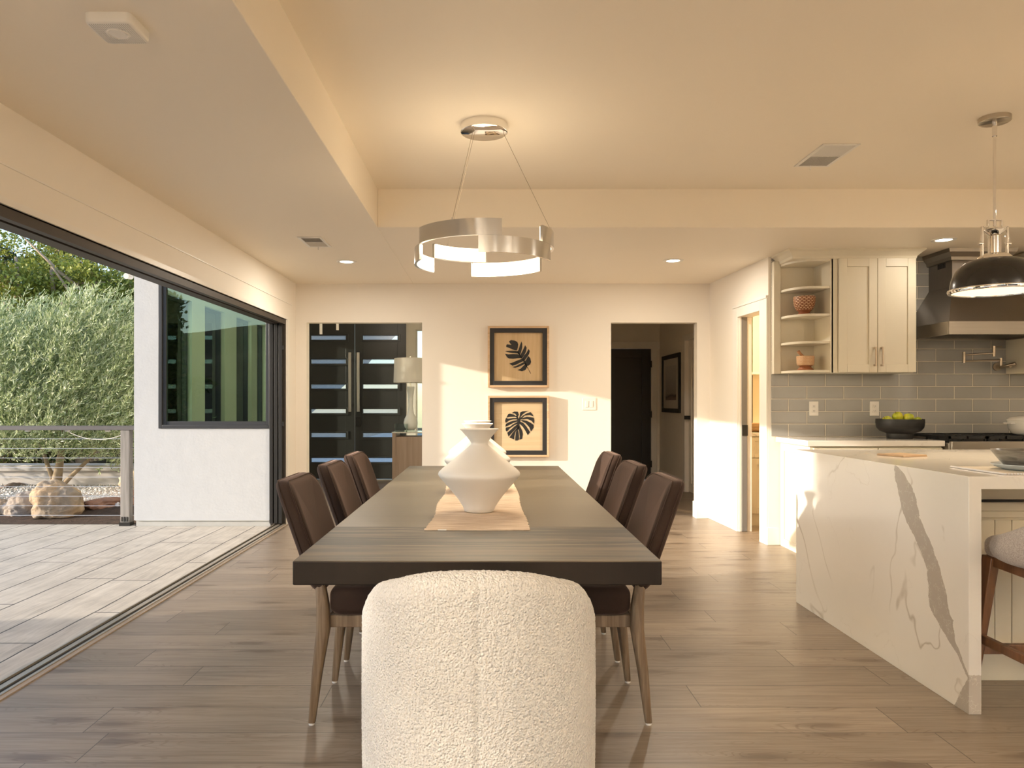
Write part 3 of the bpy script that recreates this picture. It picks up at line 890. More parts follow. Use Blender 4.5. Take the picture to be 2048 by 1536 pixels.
# ------------------------------------------------------------------ leaf pictures on the far wall
def leafpoly(bm, P, y, cx, cz, sc, mirror=False):
    """polygon given in 1536-pixel tracing coordinates (centre 760,770)"""
    pts = [((px - 758) * sc + cx, -(py - 770) * sc + cz) for px, py in P]
    prism(bm, pts, y - 0.0015, y, 'xz')
def blade(bm, a, c, bnd, wd, y, cx, cz, sc, tip=0.25):
    """curved lobe from a to c bowed by bnd, half width wd"""
    a = Vector((a[0], a[1])); c = Vector((c[0], c[1])); d = c - a; n = Vector((-d.y, d.x)).normalized()
    L, R = [], []
    N = 9
    for i in range(N):
        s_ = i / (N - 1)
        p = a + d * s_ + n * bnd * 4 * s_ * (1 - s_)
        ww = wd * 1.12 * (0.55 + 0.45 * math.sin(PI * min(1, s_ * 1.1))) * (1 if s_ < 1 - tip else max(0.03, (1 - s_) / tip) ** 0.7)
        L.append(p + n * ww); R.append(p - n * ww)
    leafpoly(bm, [tuple(q) for q in L + R[::-1]], y, cx, cz, sc)
SCL = 0.637 / 1420.0
def picture(cx, cz, label, which):
    t = thing('leaf_picture', label, 'picture', (cx, FY - 0.001, cz - 0.32), group=None)
    h = 0.3185
    b = B(); ringframe(b, cx - h, cx + h, cz - h, cz + h, 0.022, FY - 0.060, FY - 0.001); obj('frame', b, m_frameoak, t, world=True, bevel=0.002)
    b = B(); ringframe(b, cx - h + 0.0225, cx + h - 0.0225, cz - h + 0.0225, cz + h - 0.0225, 0.045, FY - 0.050, FY - 0.002); obj('inner_frame', b, m_matblack, t, world=True, bevel=0.001)
    b = B(); bx(b, cx - h + 0.067, cx + h - 0.067, FY - 0.026, FY - 0.002, cz - h + 0.067, cz + h - 0.067)
    bd = obj('board', b, m_birch1 if which == 0 else m_birch2, t, world=True)
    y = FY - 0.0265
    b = B()
    a = (y, cx, cz, SCL)
    if which == 0:
        L = lambda P: leafpoly(b, P, *a)
        L([(540, 410), (590, 382), (680, 395), (735, 425), (755, 480), (745, 560), (722, 622), (650, 610), (560, 570), (475, 540), (478, 500), (495, 480), (600, 492), (560, 450)])
        L([(445, 640), (560, 630), (690, 628), (740, 650), (735, 690), (600, 680), (500, 660)])
        L([(448, 698), (520, 712), (640, 706), (735, 708), (800, 740), (840, 800), (760, 800), (640, 815), (540, 808), (495, 780)])
        L([(548, 925), (620, 905), (720, 860), (840, 815), (880, 870), (800, 905), (700, 955), (620, 975)])
        L([(625, 1008), (700, 985), (800, 935), (890, 890), (915, 930), (850, 965), (760, 1005), (680, 1025)])
        L([(735, 1078), (810, 1045), (870, 985), (930, 930), (965, 990), (935, 1060), (910, 1082), (840, 1105)])
        L([(830, 410), (850, 470), (848, 560), (822, 660), (790, 740), (735, 660), (765, 600), (795, 500)])
        L([(915, 500), (952, 560), (935, 650), (900, 720), (852, 795), (800, 735), (840, 660), (880, 580)])
        L([(995, 590), (1025, 635), (1010, 700), (985, 740), (945, 800), (895, 870), (850, 815), (890, 740), (945, 680)])
        L([(985, 750), (1035, 800), (1055, 890), (1035, 945), (975, 985), (940, 960), (895, 880), (940, 840)])
        tubepts = [(725, 640), (790, 730), (850, 815), (905, 900), (950, 985), (1000, 1075), (1050, 1168)]
        for p, q in zip(tubepts[:-1], tubepts[1:]): blade(b, p, q, 0, 14 if p[1] < 980 else 6, *a, tip=0.0001)
    else:
        for P in ([(740, 560), (770, 500), (745, 430), (660, 428), (600, 465), (680, 475), (715, 520), (690, 545)],
                  [(700, 530), (650, 495), (560, 475), (520, 490), (480, 570), (560, 552), (690, 548), (740, 590)],
                  [(720, 575), (640, 575), (520, 590), (470, 575), (450, 640), (465, 690), (540, 635), (640, 610), (740, 610)],
                  [(730, 625), (640, 640), (550, 670), (468, 715), (455, 780), (540, 745), (640, 690), (740, 660)],
                  [(740, 670), (640, 720), (560, 780), (465, 800), (462, 860), (490, 895), (560, 820), (660, 750), (740, 710)],
                  [(740, 720), (660, 780), (580, 850), (500, 920), (530, 1010), (600, 930), (680, 850), (740, 780)],
                  [(740, 790), (690, 850), (620, 930), (550, 1030), (660, 1075), (665, 1000), (690, 900), (740, 840)],
                  [(740, 830), (705, 900), (690, 1000), (680, 1100), (740, 1100), (775, 1075), (770, 980), (760, 900)],
                  [(745, 800), (775, 880), (790, 1000), (785, 1080), (845, 1060), (862, 950), (850, 880), (810, 800), (780, 740)],
                  [(775, 580), (795, 570), (860, 490), (930, 440), (1000, 410), (850, 425), (800, 450), (790, 520)],
                  [(790, 590), (880, 510), (950, 470), (1040, 440), (1085, 490), (1110, 540), (1020, 512), (900, 525), (830, 600)],
                  [(800, 610), (880, 570), (960, 548), (1060, 560), (1115, 570), (1130, 640), (1120, 710), (1060, 640), (960, 600), (860, 612)],
                  [(800, 640), (850, 622), (950, 640), (1030, 680), (1110, 735), (1115, 800), (1050, 890), (1010, 790), (930, 700), (850, 658)],
                  [(790, 655), (870, 690), (940, 770), (1030, 905), (975, 975), (920, 870), (860, 780), (790, 712)],
                  [(722, 545), (752, 560), (765, 600), (790, 555), (815, 570), (790, 700), (760, 845), (722, 845), (735, 700)]):
            leafpoly(b, P, *a)
    obj('leaf', b, m_inkblack, t, world=True)
    return t
picture(0.3105, 1.685, 'upper framed black leaf picture, the leaf slanting on vertical grained board', 0)
picture(0.3105, 0.962, 'lower framed black leaf picture with a broad split leaf, partly behind the vases', 1)

# ------------------------------------------------------------------ dining table
TX0, TX1, TY0, TY1, TZ = -0.558, 0.494, 2.134, 5.29, 0.766
t = thing('dining_table', 'long dark wooden dining table down the middle of the room', 'dining table', (-0.032, 3.712, 0))
b = B(); bx(b, TX0, TX1, TY0, TY1, TZ - 0.0695, TZ); obj('tabletop', b, m_table, t, world=True, bevel=0.004)
b = B()
for y in (2.85, 4.55):
    prism(b, [(-0.28, y - 0.06), (0.216, y - 0.06), (0.216, y + 0.06), (-0.28, y + 0.06)], 0.0, 0.07, 'xy')
    hbox(b, (-0.032, y, 0.07), (-0.032, y, 0.64), (0.20, 0.10), (0.14, 0.10))
    bx(b, -0.33, 0.27, y - 0.05, y + 0.05, 0.64, 0.6965)
bx(b, -0.062, -0.002, 2.90, 4.50, 0.22, 0.30)
obj('trestle_base', b, m_table, t, world=True, bevel=0.004)

# runner with frayed edges
rng = random.Random(3)
t = thing('table_runner', 'tan woven jute runner lying along the dark table under the vases', 'table runner', (-0.04, 3.75, TZ))
x0r, x1r, y0r, y1r = -0.222, 0.146, 2.635, 4.88
b = B()
N = 300
Lp, Rp = [], []
for i in range(N + 1):
    y = y0r + (y1r - y0r) * i / N
    Lp.append((x0r + 0.006 * rng.random() + 0.006 * math.sin(y * 9), y)); Rp.append((x1r - 0.006 * rng.random() + 0.004 * math.sin(y * 7 + 1), y))
def rz_(i): return 0.0032 + 0.0012 * math.sin(i * 0.37) * (1 if i % 2 else 0.2)
rows_ = []
for i in range(N + 1):
    z = TZ + 0.0035
    rows_.append([(Lp[i][0], Lp[i][1], TZ + 0.0008), (Lp[i][0], Lp[i][1], z), (Rp[i][0], Rp[i][1], z), (Rp[i][0], Rp[i][1], TZ + 0.0008)])
ringed(b, rows_)
obj('cloth', b, m_jute, t, world=True)
b = B(); bx(b, -0.178, -0.148, y0r - 0.003, y0r + 0.004, TZ + 0.0009, TZ + 0.005); obj('care_tag', b, m_whitepl, t, world=True)

# vases
vprof = [(0.0, 0.004), (0.050, 0.0), (0.0615, 0.004), (0.066, 0.02), (0.085, 0.05), (0.110, 0.082), (0.136, 0.112), (0.157, 0.136), (0.1655, 0.147), (0.168, 0.155), (0.165, 0.163), (0.152, 0.176),
         (0.118, 0.203), (0.084, 0.231), (0.053, 0.258), (0.037, 0.272), (0.033, 0.279), (0.036, 0.286), (0.052, 0.307), (0.071, 0.329), (0.080, 0.337), (0.079, 0.339), (0.074, 0.336), (0.050, 0.309), (0.030, 0.287), (0.027, 0.278), (0.03, 0.27), (0.12, 0.19), (0.15, 0.155), (0.06, 0.02), (0.0, 0.015)]
vz = TZ + 0.0038
vb = None
for (x, y, lab) in ((-0.038, 3.07, 'white angular pinched-neck vase nearest the camera on the runner'), (-0.056, 3.80, 'white angular vase in the middle of the row of three, half hidden'), (-0.064, 4.36, 'white angular vase furthest along the table, behind the other two')):
    b = B(); lathe(b, [q for q in vprof], seg=72)
    o = obj('vase', b, m_ceramic, smooth=60, loc=(x, y, vz)); tag(o, lab, 'vase', 'white vases in a row on the table')

# ------------------------------------------------------------------ brown dining chairs
def rrect(y0, y1, z0, z1, r_top, r_bot, n=8):
    P = []
    def arc(cy, cz, r, a0):
        for i in range(n + 1):
            a = a0 + (PI / 2) * i / n
            P.append((cy + r * math.cos(a), cz + r * math.sin(a)))
    arc(y1 - r_top, z1 - r_top, r_top, 0); arc(y0 + r_top, z1 - r_top, r_top, PI / 2)
    arc(y0 + r_bot, z0 + r_bot, r_bot, PI); arc(y1 - r_bot, z0 + r_bot, r_bot, 3 * PI / 2)
    return P
def pillow_panel(P, xc, thick, crown, curve=0.0, rings=6, lean=None):
    """rounded upholstered panel from outline P (y,z): edge rounded through the thickness, both faces crowned"""
    b = B()
    cy = sum(p[0] for p in P) / len(P); cz = sum(p[1] for p in P) / len(P)
    R = []
    def ring(sc, x):
        return [(x, cy + (y - cy) * sc[0], cz + (z - cz) * sc[1]) for y, z in P]
    hw = max(abs(p[0] - cy) for p in P); hh = max(abs(p[1] - cz) for p in P)
    e = min(thick * 0.5, 0.034)
    seq = []
    f0 = e / hw
    NF = 12
    for i in range(NF):
        f = 0.985 - (0.985 - f0) * i / NF
        g = (f - f0) / (1 - f0)
        seq.append((1 - f, 1 - f, -thick / 2 - crown * (1 - (1 - g) ** 2.2)))
    for i in range(rings + 1):
        a = PI / 2 * i / rings
        d = e * (1 - math.sin(a)); t_ = i / rings
        seq.append(((1 - f0) * (1 - t_) + t_ if False else 1 - d / hw, 1 - d / (hw * (1 - t_) + hh * t_), -thick / 2 + e * (1 - math.cos(a))))
    seq += [(a_, b_, -x_) for a_, b_, x_ in reversed(seq)]
    for fy, fz, x in seq: R.append(ring((fy, fz), x))
    ringed(b, R)
    for v in b.verts:
        u = (v.co.y - cy) / hw
        v.co.x += curve * (1 - u * u)
        if lean: v.co.x += lean(v.co.z)
        v.co.x += xc
    return b
def make_chair(label):
    t = thing('dining_chair', label, 'chair', (0, 0, 0))
    lean = lambda z: -0.165 * max(0.0, (z - 0.42) / 0.49) ** 1.12
    P = rrect(-0.222, 0.222, 0.50, 0.918, 0.065, 0.03)
    b = pillow_panel(P, 0.005, 0.072, 0.006, -0.030, lean=lean)
    bk = obj('backrest', b, m_velvet, t, smooth=True)
    # piping round the rear and front edges
    for sgn in (-1, 1):
        b = B()
        pts = []
        for (y, z) in P[:18]:
            u = y / 0.222
            pts.append((0.005 + sgn * 0.020 - 0.026 * (1 - u * u) + lean(z), y * 0.985, 0.50 + (z - 0.50) * 0.992))
        full = [(0.005 + sgn * 0.020 + lean(0.53), 0.2187, 0.53)] + pts + [(0.005 + sgn * 0.020 + lean(0.53), -0.2187, 0.53)]
        tube(b, full, 0.003, 6); obj('piping', b, m_velvet, bk, smooth=True)
    Ps = rrect(-0.225, 0.225, -0.235, 0.235, 0.05, 0.05)
    b = pillow_panel(Ps, 0.0, 0.108, 0.008)
    bmesh.ops.transform(b, matrix=Matrix(((0, 0, 1, 0.245), (0, 1, 0, 0), (1, 0, 0, 0.463), (0, 0, 0, 1))), verts=b.verts)
    obj('seat', b, m_velvet, t, smooth=True)
    b = B()
    for y in (-0.185, 0.185): bx(b, 0.0, 0.46, y - 0.012, y + 0.012, 0.362, 0.408)
    for x in (0.0, 0.455): bx(b, x - 0.012, x + 0.012, -0.19, 0.19, 0.362, 0.408)
    obj('seat_frame', b, m_chairleg, t, bevel=0.003)
    for s_ in (-1, 1):
        b = B()
        R = []
        for (x, y, z, a) in ((-0.052, 0.212, 0.008, 0.026), (-0.032, 0.208, 0.20, 0.039), (-0.010, 0.204, 0.36, 0.050), (-0.012, 0.203, 0.45, 0.047), (-0.026, 0.200, 0.56, 0.034)):
            h = a / 2; q = h * 0.55
            R.append([(x + dx, s_ * y + dy, z) for dx, dy in ((-h, -q), (-q, -h), (q, -h), (h, -q), (h, q), (q, h), (-q, h), (-h, q))])
        ringed(b, R); lg = obj('leg', b, m_chairleg, t, bevel=0.002)
        b = B(); cyl(b, (-0.053, s_ * 0.212, 0.0), (-0.053, s_ * 0.212, 0.009), 0.011, seg=12); obj('glide', b, m_whitepl, lg)
        b = B()
        R = []
        for (x, y, z, a) in ((0.475, 0.205, 0.008, 0.022), (0.462, 0.200, 0.36, 0.042), (0.46, 0.2, 0.408, 0.042)):
            h = a / 2; q = h * 0.55
            R.append([(x + dx, s_ * y + dy, z) for dx, dy in ((-h, -q), (-q, -h), (q, -h), (h, -q), (h, q), (q, h), (-q, h), (-h, q))])
        ringed(b, R); lg = obj('leg', b, m_chairleg, t, bevel=0.002)
        b = B(); cyl(b, (0.475, s_ * 0.205, 0.0), (0.475, s_ * 0.205, 0.009), 0.011, seg=12); obj('glide', b, m_whitepl, lg)
    return t
cy_ = [3.045, 3.735, 4.40]
first = make_chair('brown velvet dining chair on the left side of the table, nearest the camera')
first.location = (-0.615, cy_[0], 0); first['group'] = 'brown velvet dining chairs along the table'
names_ = ['middle of the three', 'furthest from the camera']
for i in (1, 2): dup(first, (-0.615, cy_[i], 0), 0, 'brown velvet dining chair on the left side of the table, ' + names_[i - 1])
for i, nm in enumerate(['nearest the camera', 'middle of the three', 'furthest from the camera']):
    dup(first, (0.552, cy_[i] + (0, -0.01, 0.01)[i], 0), PI, 'brown velvet dining chair on the right side of the table, ' + nm)

# ------------------------------------------------------------------ boucle chair at the near end
bc = thing('boucle_armchair', 'cream boucle barrel-back chair in the foreground at the near table end', 'armchair', (-0.024, 1.93, 0))
def shell(parent):
    NU, b = 420, B()
    ax, ay = 0.288, 0.335
    pw = 2.0 / 2.55
    def plan(a):
        s_, c_ = math.sin(a), math.cos(a)
        return Vector((ax * math.copysign(abs(s_) ** pw, s_), -ay * math.copysign(abs(c_) ** pw, c_), 0))
    def top(a):
        x = abs(plan(a).x) / ax
        h = 0.851 - 0.066 * x ** 2.6
        f = max(0.0, (abs(a) - math.radians(56)) / math.radians(66))
        return h - 0.24 * min(1, f) ** 1.3
    A = math.radians(122)
    rings = []
    NV = 150
    for i in range(NU + 1):
        a = -A + 2 * A * i / NU
        p = plan(a); q = plan(a + 1e-3) - plan(a - 1e-3); n = Vector((q.y, -q.x, 0)).normalized()
        if n.dot(Vector((p.x, p.y, 0))) < 0: n = -n
        h = top(a); th = 0.085; r = th / 2
        ring = []
        taper = lambda z: 1.0 - 0.012 * (1 - z / 0.85)
        seam = math.exp(-((p.x) / 0.0035) ** 2) * 0.004 if abs(a) < 0.3 else 0.0
        for j in range(NV):
            z = 0.10 + (h - r - 0.10) * j / (NV - 1)
            bulge = 0.004 * math.sin(PI * (z - 0.1) / 0.75)
            ring.append(p * taper(z) + n * (bulge - seam) + Vector((0, 0, z)))
        for j in range(1, 12):
            t_ = PI * j / 12
            ring.append(p + n * (-r + r * math.cos(t_) - seam * max(0, math.cos(t_))) + Vector((0, 0, h - r + r * math.sin(t_))))
        for j in range(24):
            z = h - r - (h - r - 0.38) * j / 23
            ring.append(p - n * th + Vector((0, 0, z)))
        ring.append(p - n * th + Vector((0, 0, 0.10)))
        rings.append(ring)
    # close the ends of the shell
    ringed(b, rings)
    return b
o = obj('backrest', shell(bc), m_boucle, bc, smooth=True)
tx = bpy.data.textures.new('boucle_lumps', 'VORONOI'); tx.noise_scale = 0.0075; tx.distance_metric = 'DISTANCE'
md = o.modifiers.new('lumps', 'DISPLACE'); md.texture = tx; md.strength = -0.0032; md.mid_level = 0.4; md.texture_coords = 'LOCAL'
Ps = rrect(-0.225, 0.235, -0.245, 0.245, 0.09, 0.12)
b = pillow_panel([(q[1], q[0]) for q in Ps][::-1], 0.0, 0.15, 0.012)
bmesh.ops.transform(b, matrix=Matrix(((0, 1, 0, 0), (0, 0, 1, 0.02), (1, 0, 0, 0.385), (0, 0, 0, 1))), verts=b.verts)
bmesh.ops.scale(b, vec=(0.80, 1, 1), verts=b.verts)
obj('seat', b, m_boucle, bc, smooth=True)
b = B()
lathe(b, [(0.0, 0.04), (0.20, 0.04), (0.21, 0.10), (0.0, 0.10)], seg=40); lathe(b, [(0.0, 0.0), (0.22, 0.0), (0.22, 0.02), (0.06, 0.04), (0, 0.04)], seg=40)
obj('swivel_base', b, m_black, bc, smooth=40)

# ------------------------------------------------------------------ kitchen island
IX0, IX1, IY0, IY1, IZ = 1.87, 4.75, 2.92, 4.56, 0.928
t = thing('kitchen_island', 'large white veined quartz island with a waterfall end', 'kitchen island', (3.3, 3.74, 0))
b = B()
prism(b, [(IX0, 0), (IX0, IZ), (IX1, IZ), (IX1, IZ - 0.05), (IX0 + 0.05, IZ - 0.05), (IX0 + 0.05, 0)], IY0, IY1, 'xz')
obj('waterfall_top', b, m_quartz, t, world=True, bevel=0.002)
b = B(); bx(b, IX0 + 0.052, IX1 - 0.1, 3.30, IY1 - 0.03, 0.0, IZ - 0.051); obj('body', b, m_cab, t, world=True)
b = B()
zt = 0.70
xg = IX0 + 0.055
while xg < 4.5:
    bx(b, xg, xg + 0.071, 3.290, 3.30, 0.12, zt); xg += 0.0745
obj('beadboard', b, m_cab, t, world=True, bevel=0.002)
b = B(); bx(b, IX0 + 0.052, IX1 - 0.1, 3.278, 3.30, 0, 0.118); bx(b, IX0 + 0.052, IX1 - 0.1, 3.284, 3.30, 0.118, 0.126); obj('plinth', b, m_cab, t, world=True, bevel=0.003)
for x0 in (1.925, 2.62, 3.31):
    b = B(); shaker(b, x0 + 0.003, x0 + 0.685, 0.712, 0.872, 3.280, 0.028, 0.02, 0.008)
    dr = obj('drawer', b, m_cab, t, world=True, bevel=0.002)
    b = B(); xc = x0 + 0.34
    cyl(b, (xc - 0.28, 3.248, 0.79), (xc + 0.28, 3.248, 0.79), 0.0065, seg=12)
    for xx in (xc - 0.25, xc + 0.25): cyl(b, (xx, 3.248, 0.79), (xx, 3.281, 0.79), 0.005, seg=10)
    obj('handle', b, m_black, dr, world=True, smooth=40)

# things on the island
t = thing('place_setting_mat', 'white cotton placemat with a looped edge on the island near corner', 'placemat', (2.33, 3.14, IZ + 0.0005))
b = B(); bx(b, -0.28, 0.28, -0.16, 0.19, 0, 0.003); obj('cloth', b, plain('placemat_cotton', (0.62, 0.56, 0.47), 0.9, 0, 0.12, 90, 0.5, 160), t, bevel=0.001)
b = B()
for i in range(46):
    for (xa, ya) in ((-0.28, -0.155 + i * 0.0075), (-0.275 + i * 0.0122, -0.16)):
        lathe(b, [(0.0, 0.0), (0.0042, 0.001), (0.0048, 0.004), (0.003, 0.0068), (0.0, 0.0072)], (xa, ya, 0.0), 8)
obj('looped_edge', b, plain('white_cord', (0.74, 0.72, 0.74), 0.8), t, smooth=True)
b = B(); lathe(b, [(0.0, 0.004), (0.095, 0.0), (0.125, 0.012), (0.137, 0.022), (0.135, 0.0245), (0.12, 0.017), (0.09, 0.009), (0, 0.009)], seg=64)
tag(obj('plate', b, plain('pale_blue_glaze', (0.50, 0.57, 0.62), 0.15, 0, 0.04, 8), smooth=50, loc=(2.285, 3.17, IZ + 0.004)), 'pale blue plate under the grey bowl on the island placemat', 'plate')
k = NT('grey_streaked_stoneware')
n_ = k.noise(k.scale(k.objc(), (6, 6, 38)), 1.0, 5, 0.6, 1.0)
k.set(Base_Color=k.ramp(n_, [(0.35, (0.10, 0.09, 0.075)), (0.5, (0.20, 0.185, 0.16)), (0.68, (0.28, 0.265, 0.235))]), Roughness=0.3)
b = B(); lathe(b, [(0.0, 0.003), (0.075, 0.0), (0.082, 0.006), (0.108, 0.038), (0.128, 0.066), (0.132, 0.074), (0.128, 0.074), (0.102, 0.038), (0.076, 0.011), (0, 0.011)], seg=64)
tag(obj('bowl', b, k.m, smooth=50, loc=(2.278, 3.17, IZ + 0.0132)), 'grey streaked stoneware bowl on the pale blue plate', 'bowl')
b = B(); bx(b, -0.085, 0.085, -0.085, 0.085, 0, 0.004); bx(b, -0.083, 0.083, -0.083, 0.083, 0.004, 0.010)
o = obj('notebook', b, plain('tan_leather', (0.40, 0.27, 0.16), 0.4, 0, 0.1, 30), bevel=0.002, loc=(2.215, 4.02, IZ + 0.0005)); o.rotation_euler.z = 0.35
tag(o, 'small flat tan leather coaster tile lying on the island top', 'coaster'); o.name = 'coaster'

# ------------------------------------------------------------------ counter stool tucked under the island
t = thing('counter_stool', 'grey fabric counter stool with walnut frame tucked under the island', 'stool', (2.245, 2.83, 0))
k = NT('grey_tweed')
n_ = k.noise(k.objc(), 260, 3, 0.7)
k.set(Base_Color=k.ramp(n_, [(0.35, (0.26, 0.22, 0.20)), (0.6, (0.46, 0.41, 0.37))]), Roughness=0.95); k.bump(n_, 0.5, 0.002)
k.b.inputs['Sheen Weight'].default_value = 0.3
b = B()
R = []
NA = 60
for i in range(NA + 1):
    a = math.radians(-28) + math.radians(236) * i / NA        # from front left round the back (towards -Y) to front right
    # a measured so that 180 deg = left, 270 = back
    ang = PI - a if False else None
    th = math.radians(180 - 28) + math.radians(236) * i / NA
    cx, cyy = math.cos(th), math.sin(th)
    u = abs(i / NA - 0.5) * 2
    hgt = 0.70 + 0.26 * (1 - max(0, u - 0.12) / 0.88) ** 1.5
    p = Vector((0.262 * cx, 0.262 * cyy, 0)); n = Vector((cx, cyy, 0))
    low = 0.595 - 0.0 * u
    prof = [(0.0, low), (0.03, low + 0.02), (0.042, (low + hgt) / 2), (0.03, hgt - 0.012), (0.008, hgt), (-0.012, hgt - 0.012), (-0.022, (low + hgt) / 2), (-0.02, low + 0.01)]
    R.append([p + n * d + Vector((0, 0, z)) for d, z in prof])
ringed(b, R); obj('backrest', b, k.m, t, smooth=True, sub=1)
b = B(); Ps = rrect(-0.24, 0.25, -0.25, 0.25, 0.09, 0.09); b = pillow_panel([(q[1], q[0]) for q in Ps][::-1], 0, 0.09, 0.01)
bmesh.ops.transform(b, matrix=Matrix(((0, 1, 0, 0), (0, 0, 1, 0.0), (1, 0, 0, 0.635), (0, 0, 0, 1))), verts=b.verts)
obj('seat', b, k.m, t, smooth=True)
for sx_ in (-1, 1):
    for (yt, yb) in ((0.17, 0.215), (-0.15, -0.24)):
        b = B(); hbox(b, (sx_ * 0.285, yb, 0.0), (sx_ * 0.235, yt, 0.60), (0.022, 0.022), (0.038, 0.06)); obj('leg', b, m_stoolwood, t, bevel=0.004)
    b = B(); hbox(b, (sx_ * 0.268, -0.225, 0.27), (sx_ * 0.268, 0.205, 0.27), (0.022, 0.035), (0.022, 0.035)); obj('footrest', b, m_stoolwood, t, bevel=0.003)
    b = B(); hbox(b, (sx_ * 0.232, -0.19, 0.575), (sx_ * 0.232, 0.19, 0.585), (0.025, 0.04), (0.025, 0.04)); obj('seat_rail', b, m_stoolwood, t, bevel=0.003)
b = B(); hbox(b, (-0.268, 0.205, 0.22), (0.268, 0.205, 0.22), (0.022, 0.04), (0.022, 0.04), (0, 1, 0)); obj('footrest', b, m_stoolwood, t, bevel=0.003)

# ------------------------------------------------------------------ back counter, cabinets
t = thing('base_cabinet', 'cream shaker base cabinet left of the range, against the tiled wall', 'cabinet', (3.0, 6.05, 0))
b = B(); bx(b, 2.49, 3.49, 5.78, KY - 0.001, 0.10, 0.875); bx(b, 2.53, 3.49, 5.85, KY - 0.001, 0, 0.10); obj('body', b, m_cab, t, world=True)
b = B(); shaker(b, 5.78, KY - 0.02, 0.0, 0.875, 0, 0.07, 0.014, 0.008)
bmesh.ops.transform(b, matrix=Matrix(((0, 1, 0, 2.476), (1, 0, 0, 0), (0, 0, 1, 0), (0, 0, 0, 1))), verts=b.verts)
obj('end_panel', b, m_cab, t, world=True, bevel=0.002)
for x0 in (2.50, 3.0):
    b = B(); shaker(b, x0, x0 + 0.488, 0.12, 0.66, 5.76); d = obj('door', b, m_cab, t, world=True, bevel=0.002)
    b = B(); shaker(b, x0, x0 + 0.488, 0.672, 0.862, 5.76, 0.04); d = obj('drawer', b, m_cab, t, world=True, bevel=0.002)
    b = B(); cyl(b, (x0 + 0.16, 5.735, 0.77), (x0 + 0.33, 5.735, 0.77), 0.006, seg=10); bx(b, x0 + 0.17, x0 + 0.18, 5.735, 5.762, 0.765, 0.775); bx(b, x0 + 0.31, x0 + 0.32, 5.735, 5.762, 0.765, 0.775)
    obj('handle', b, m_nickel, d, world=True, smooth=40)
b = B(); bx(b, 2.44, 3.492, 5.735, KY - 0.009, 0.877, 0.9205)
tag(obj('worktop', b, m_quartz, bevel=0.003), 'white veined worktop between the doorway wall and the range', 'worktop')
t = thing('base_cabinet', 'cream base cabinet to the right of the range, mostly hidden by the island', 'cabinet', (5.2, 6.05, 0))
b = B(); bx(b, 4.425, 6.19, 5.78, KY - 0.001, 0, 0.875); obj('body', b, m_cab, t, world=True)
for x0 in (4.43, 4.88, 5.33):
    b = B(); shaker(b, x0, x0 + 0.44, 0.12, 0.862, 5.76); obj('door', b, m_cab, t, world=True, bevel=0.002)
b = B(); bx(b, 4.418, 6.19, 5.735, KY - 0.009, 0.877, 0.9205)
tag(obj('worktop', b, m_quartz, bevel=0.003), 'white veined worktop to the right of the range', 'worktop')

# range
t = thing('gas_range', 'stainless gas range with black grates under the steel hood', 'range', (3.955, 6.0, 0))
b = B(); bx(b, 3.50, 4.41, 5.70, KY - 0.02, 0.06, 0.905); bx(b, 3.50, 4.41, 5.665, 5.70, 0.80, 0.918); obj('body', b, m_steel, t, world=True, bevel=0.004)
b = B(); bx(b, 3.53, 4.38, 5.68, 5.70, 0.16, 0.76); d = obj('oven_door', b, m_steel, t, world=True, bevel=0.004)
b = B(); cyl(b, (3.58, 5.63, 0.72), (4.33, 5.63, 0.72), 0.012); bx(b, 3.6, 3.62, 5.63, 5.68, 0.71, 0.73); bx(b, 4.29, 4.31, 5.63, 5.68, 0.71, 0.73); obj('handle', b, m_steel, d, world=True, smooth=40)
b = B(); bx(b, 3.51, 4.40, 6.34, 6.36, 0.905, 0.955); obj('back_guard', b, m_steel, t, world=True)
for i in range(6):
    b = B(); cyl(b, (3.60 + i * 0.142, 5.665, 0.825), (3.60 + i * 0.142, 5.63, 0.825), 0.024, 0.02, 20); obj('knob', b, m_black, t, world=True, smooth=40)
b = B(); bx(b, 3.515, 4.395, 5.72, 6.33, 0.905, 0.915); obj('cooktop', b, m_castiron, t, world=True)
for i in range(3):
    x0 = 3.52 + i * 0.293
    b = B()
    for xx in (x0, x0 + 0.135, x0 + 0.272): bx(b, xx, xx + 0.014, 5.73, 6.32, 0.935, 0.955)
    for yy in (5.73, 5.87, 6.01, 6.16, 6.306): bx(b, x0, x0 + 0.286, yy, yy + 0.014, 0.935, 0.955)
    for xx in (x0, x0 + 0.272):
        for yy in (5.73, 6.02, 6.306): bx(b, xx, xx + 0.014, yy, yy + 0.014, 0.915, 0.936)
    for yy in (5.87, 6.16): cyl(b, (x0 + 0.142, yy + 0.007, 0.915), (x0 + 0.142, yy + 0.007, 0.932), 0.045, 0.035, 20)
    obj('grate', b, m_castiron, t, world=True)

# dutch oven
t = thing('dutch_oven', 'white enamel pot with lid standing on the black range grates', 'pot', (4.30, 5.95, 0.9555))
b = B(); lathe(b, [(0.0, 0.002), (0.10, 0.0), (0.125, 0.012), (0.148, 0.05), (0.156, 0.105), (0.158, 0.112), (0.15, 0.112), (0.0, 0.11)], seg=56)
for s_ in (-1, 1): bx(b, s_ * 0.188 if s_ < 0 else 0.15, -0.15 if s_ < 0 else 0.188, -0.045, 0.045, 0.088, 0.098)
obj('body', b, m_ceramic2, t, smooth=40)
b = B(); lathe(b, [(0.0, 0.112), (0.160, 0.113), (0.161, 0.120), (0.145, 0.136), (0.09, 0.150), (0.03, 0.156), (0.0, 0.156)], seg=56); obj('lid', b, m_ceramic2, t, smooth=50)
b = B(); lathe(b, [(0.0, 0.155), (0.012, 0.156), (0.012, 0.168), (0.026, 0.175), (0.024, 0.186), (0, 0.19)], seg=24); obj('knob', b, m_steel, t, smooth=50)

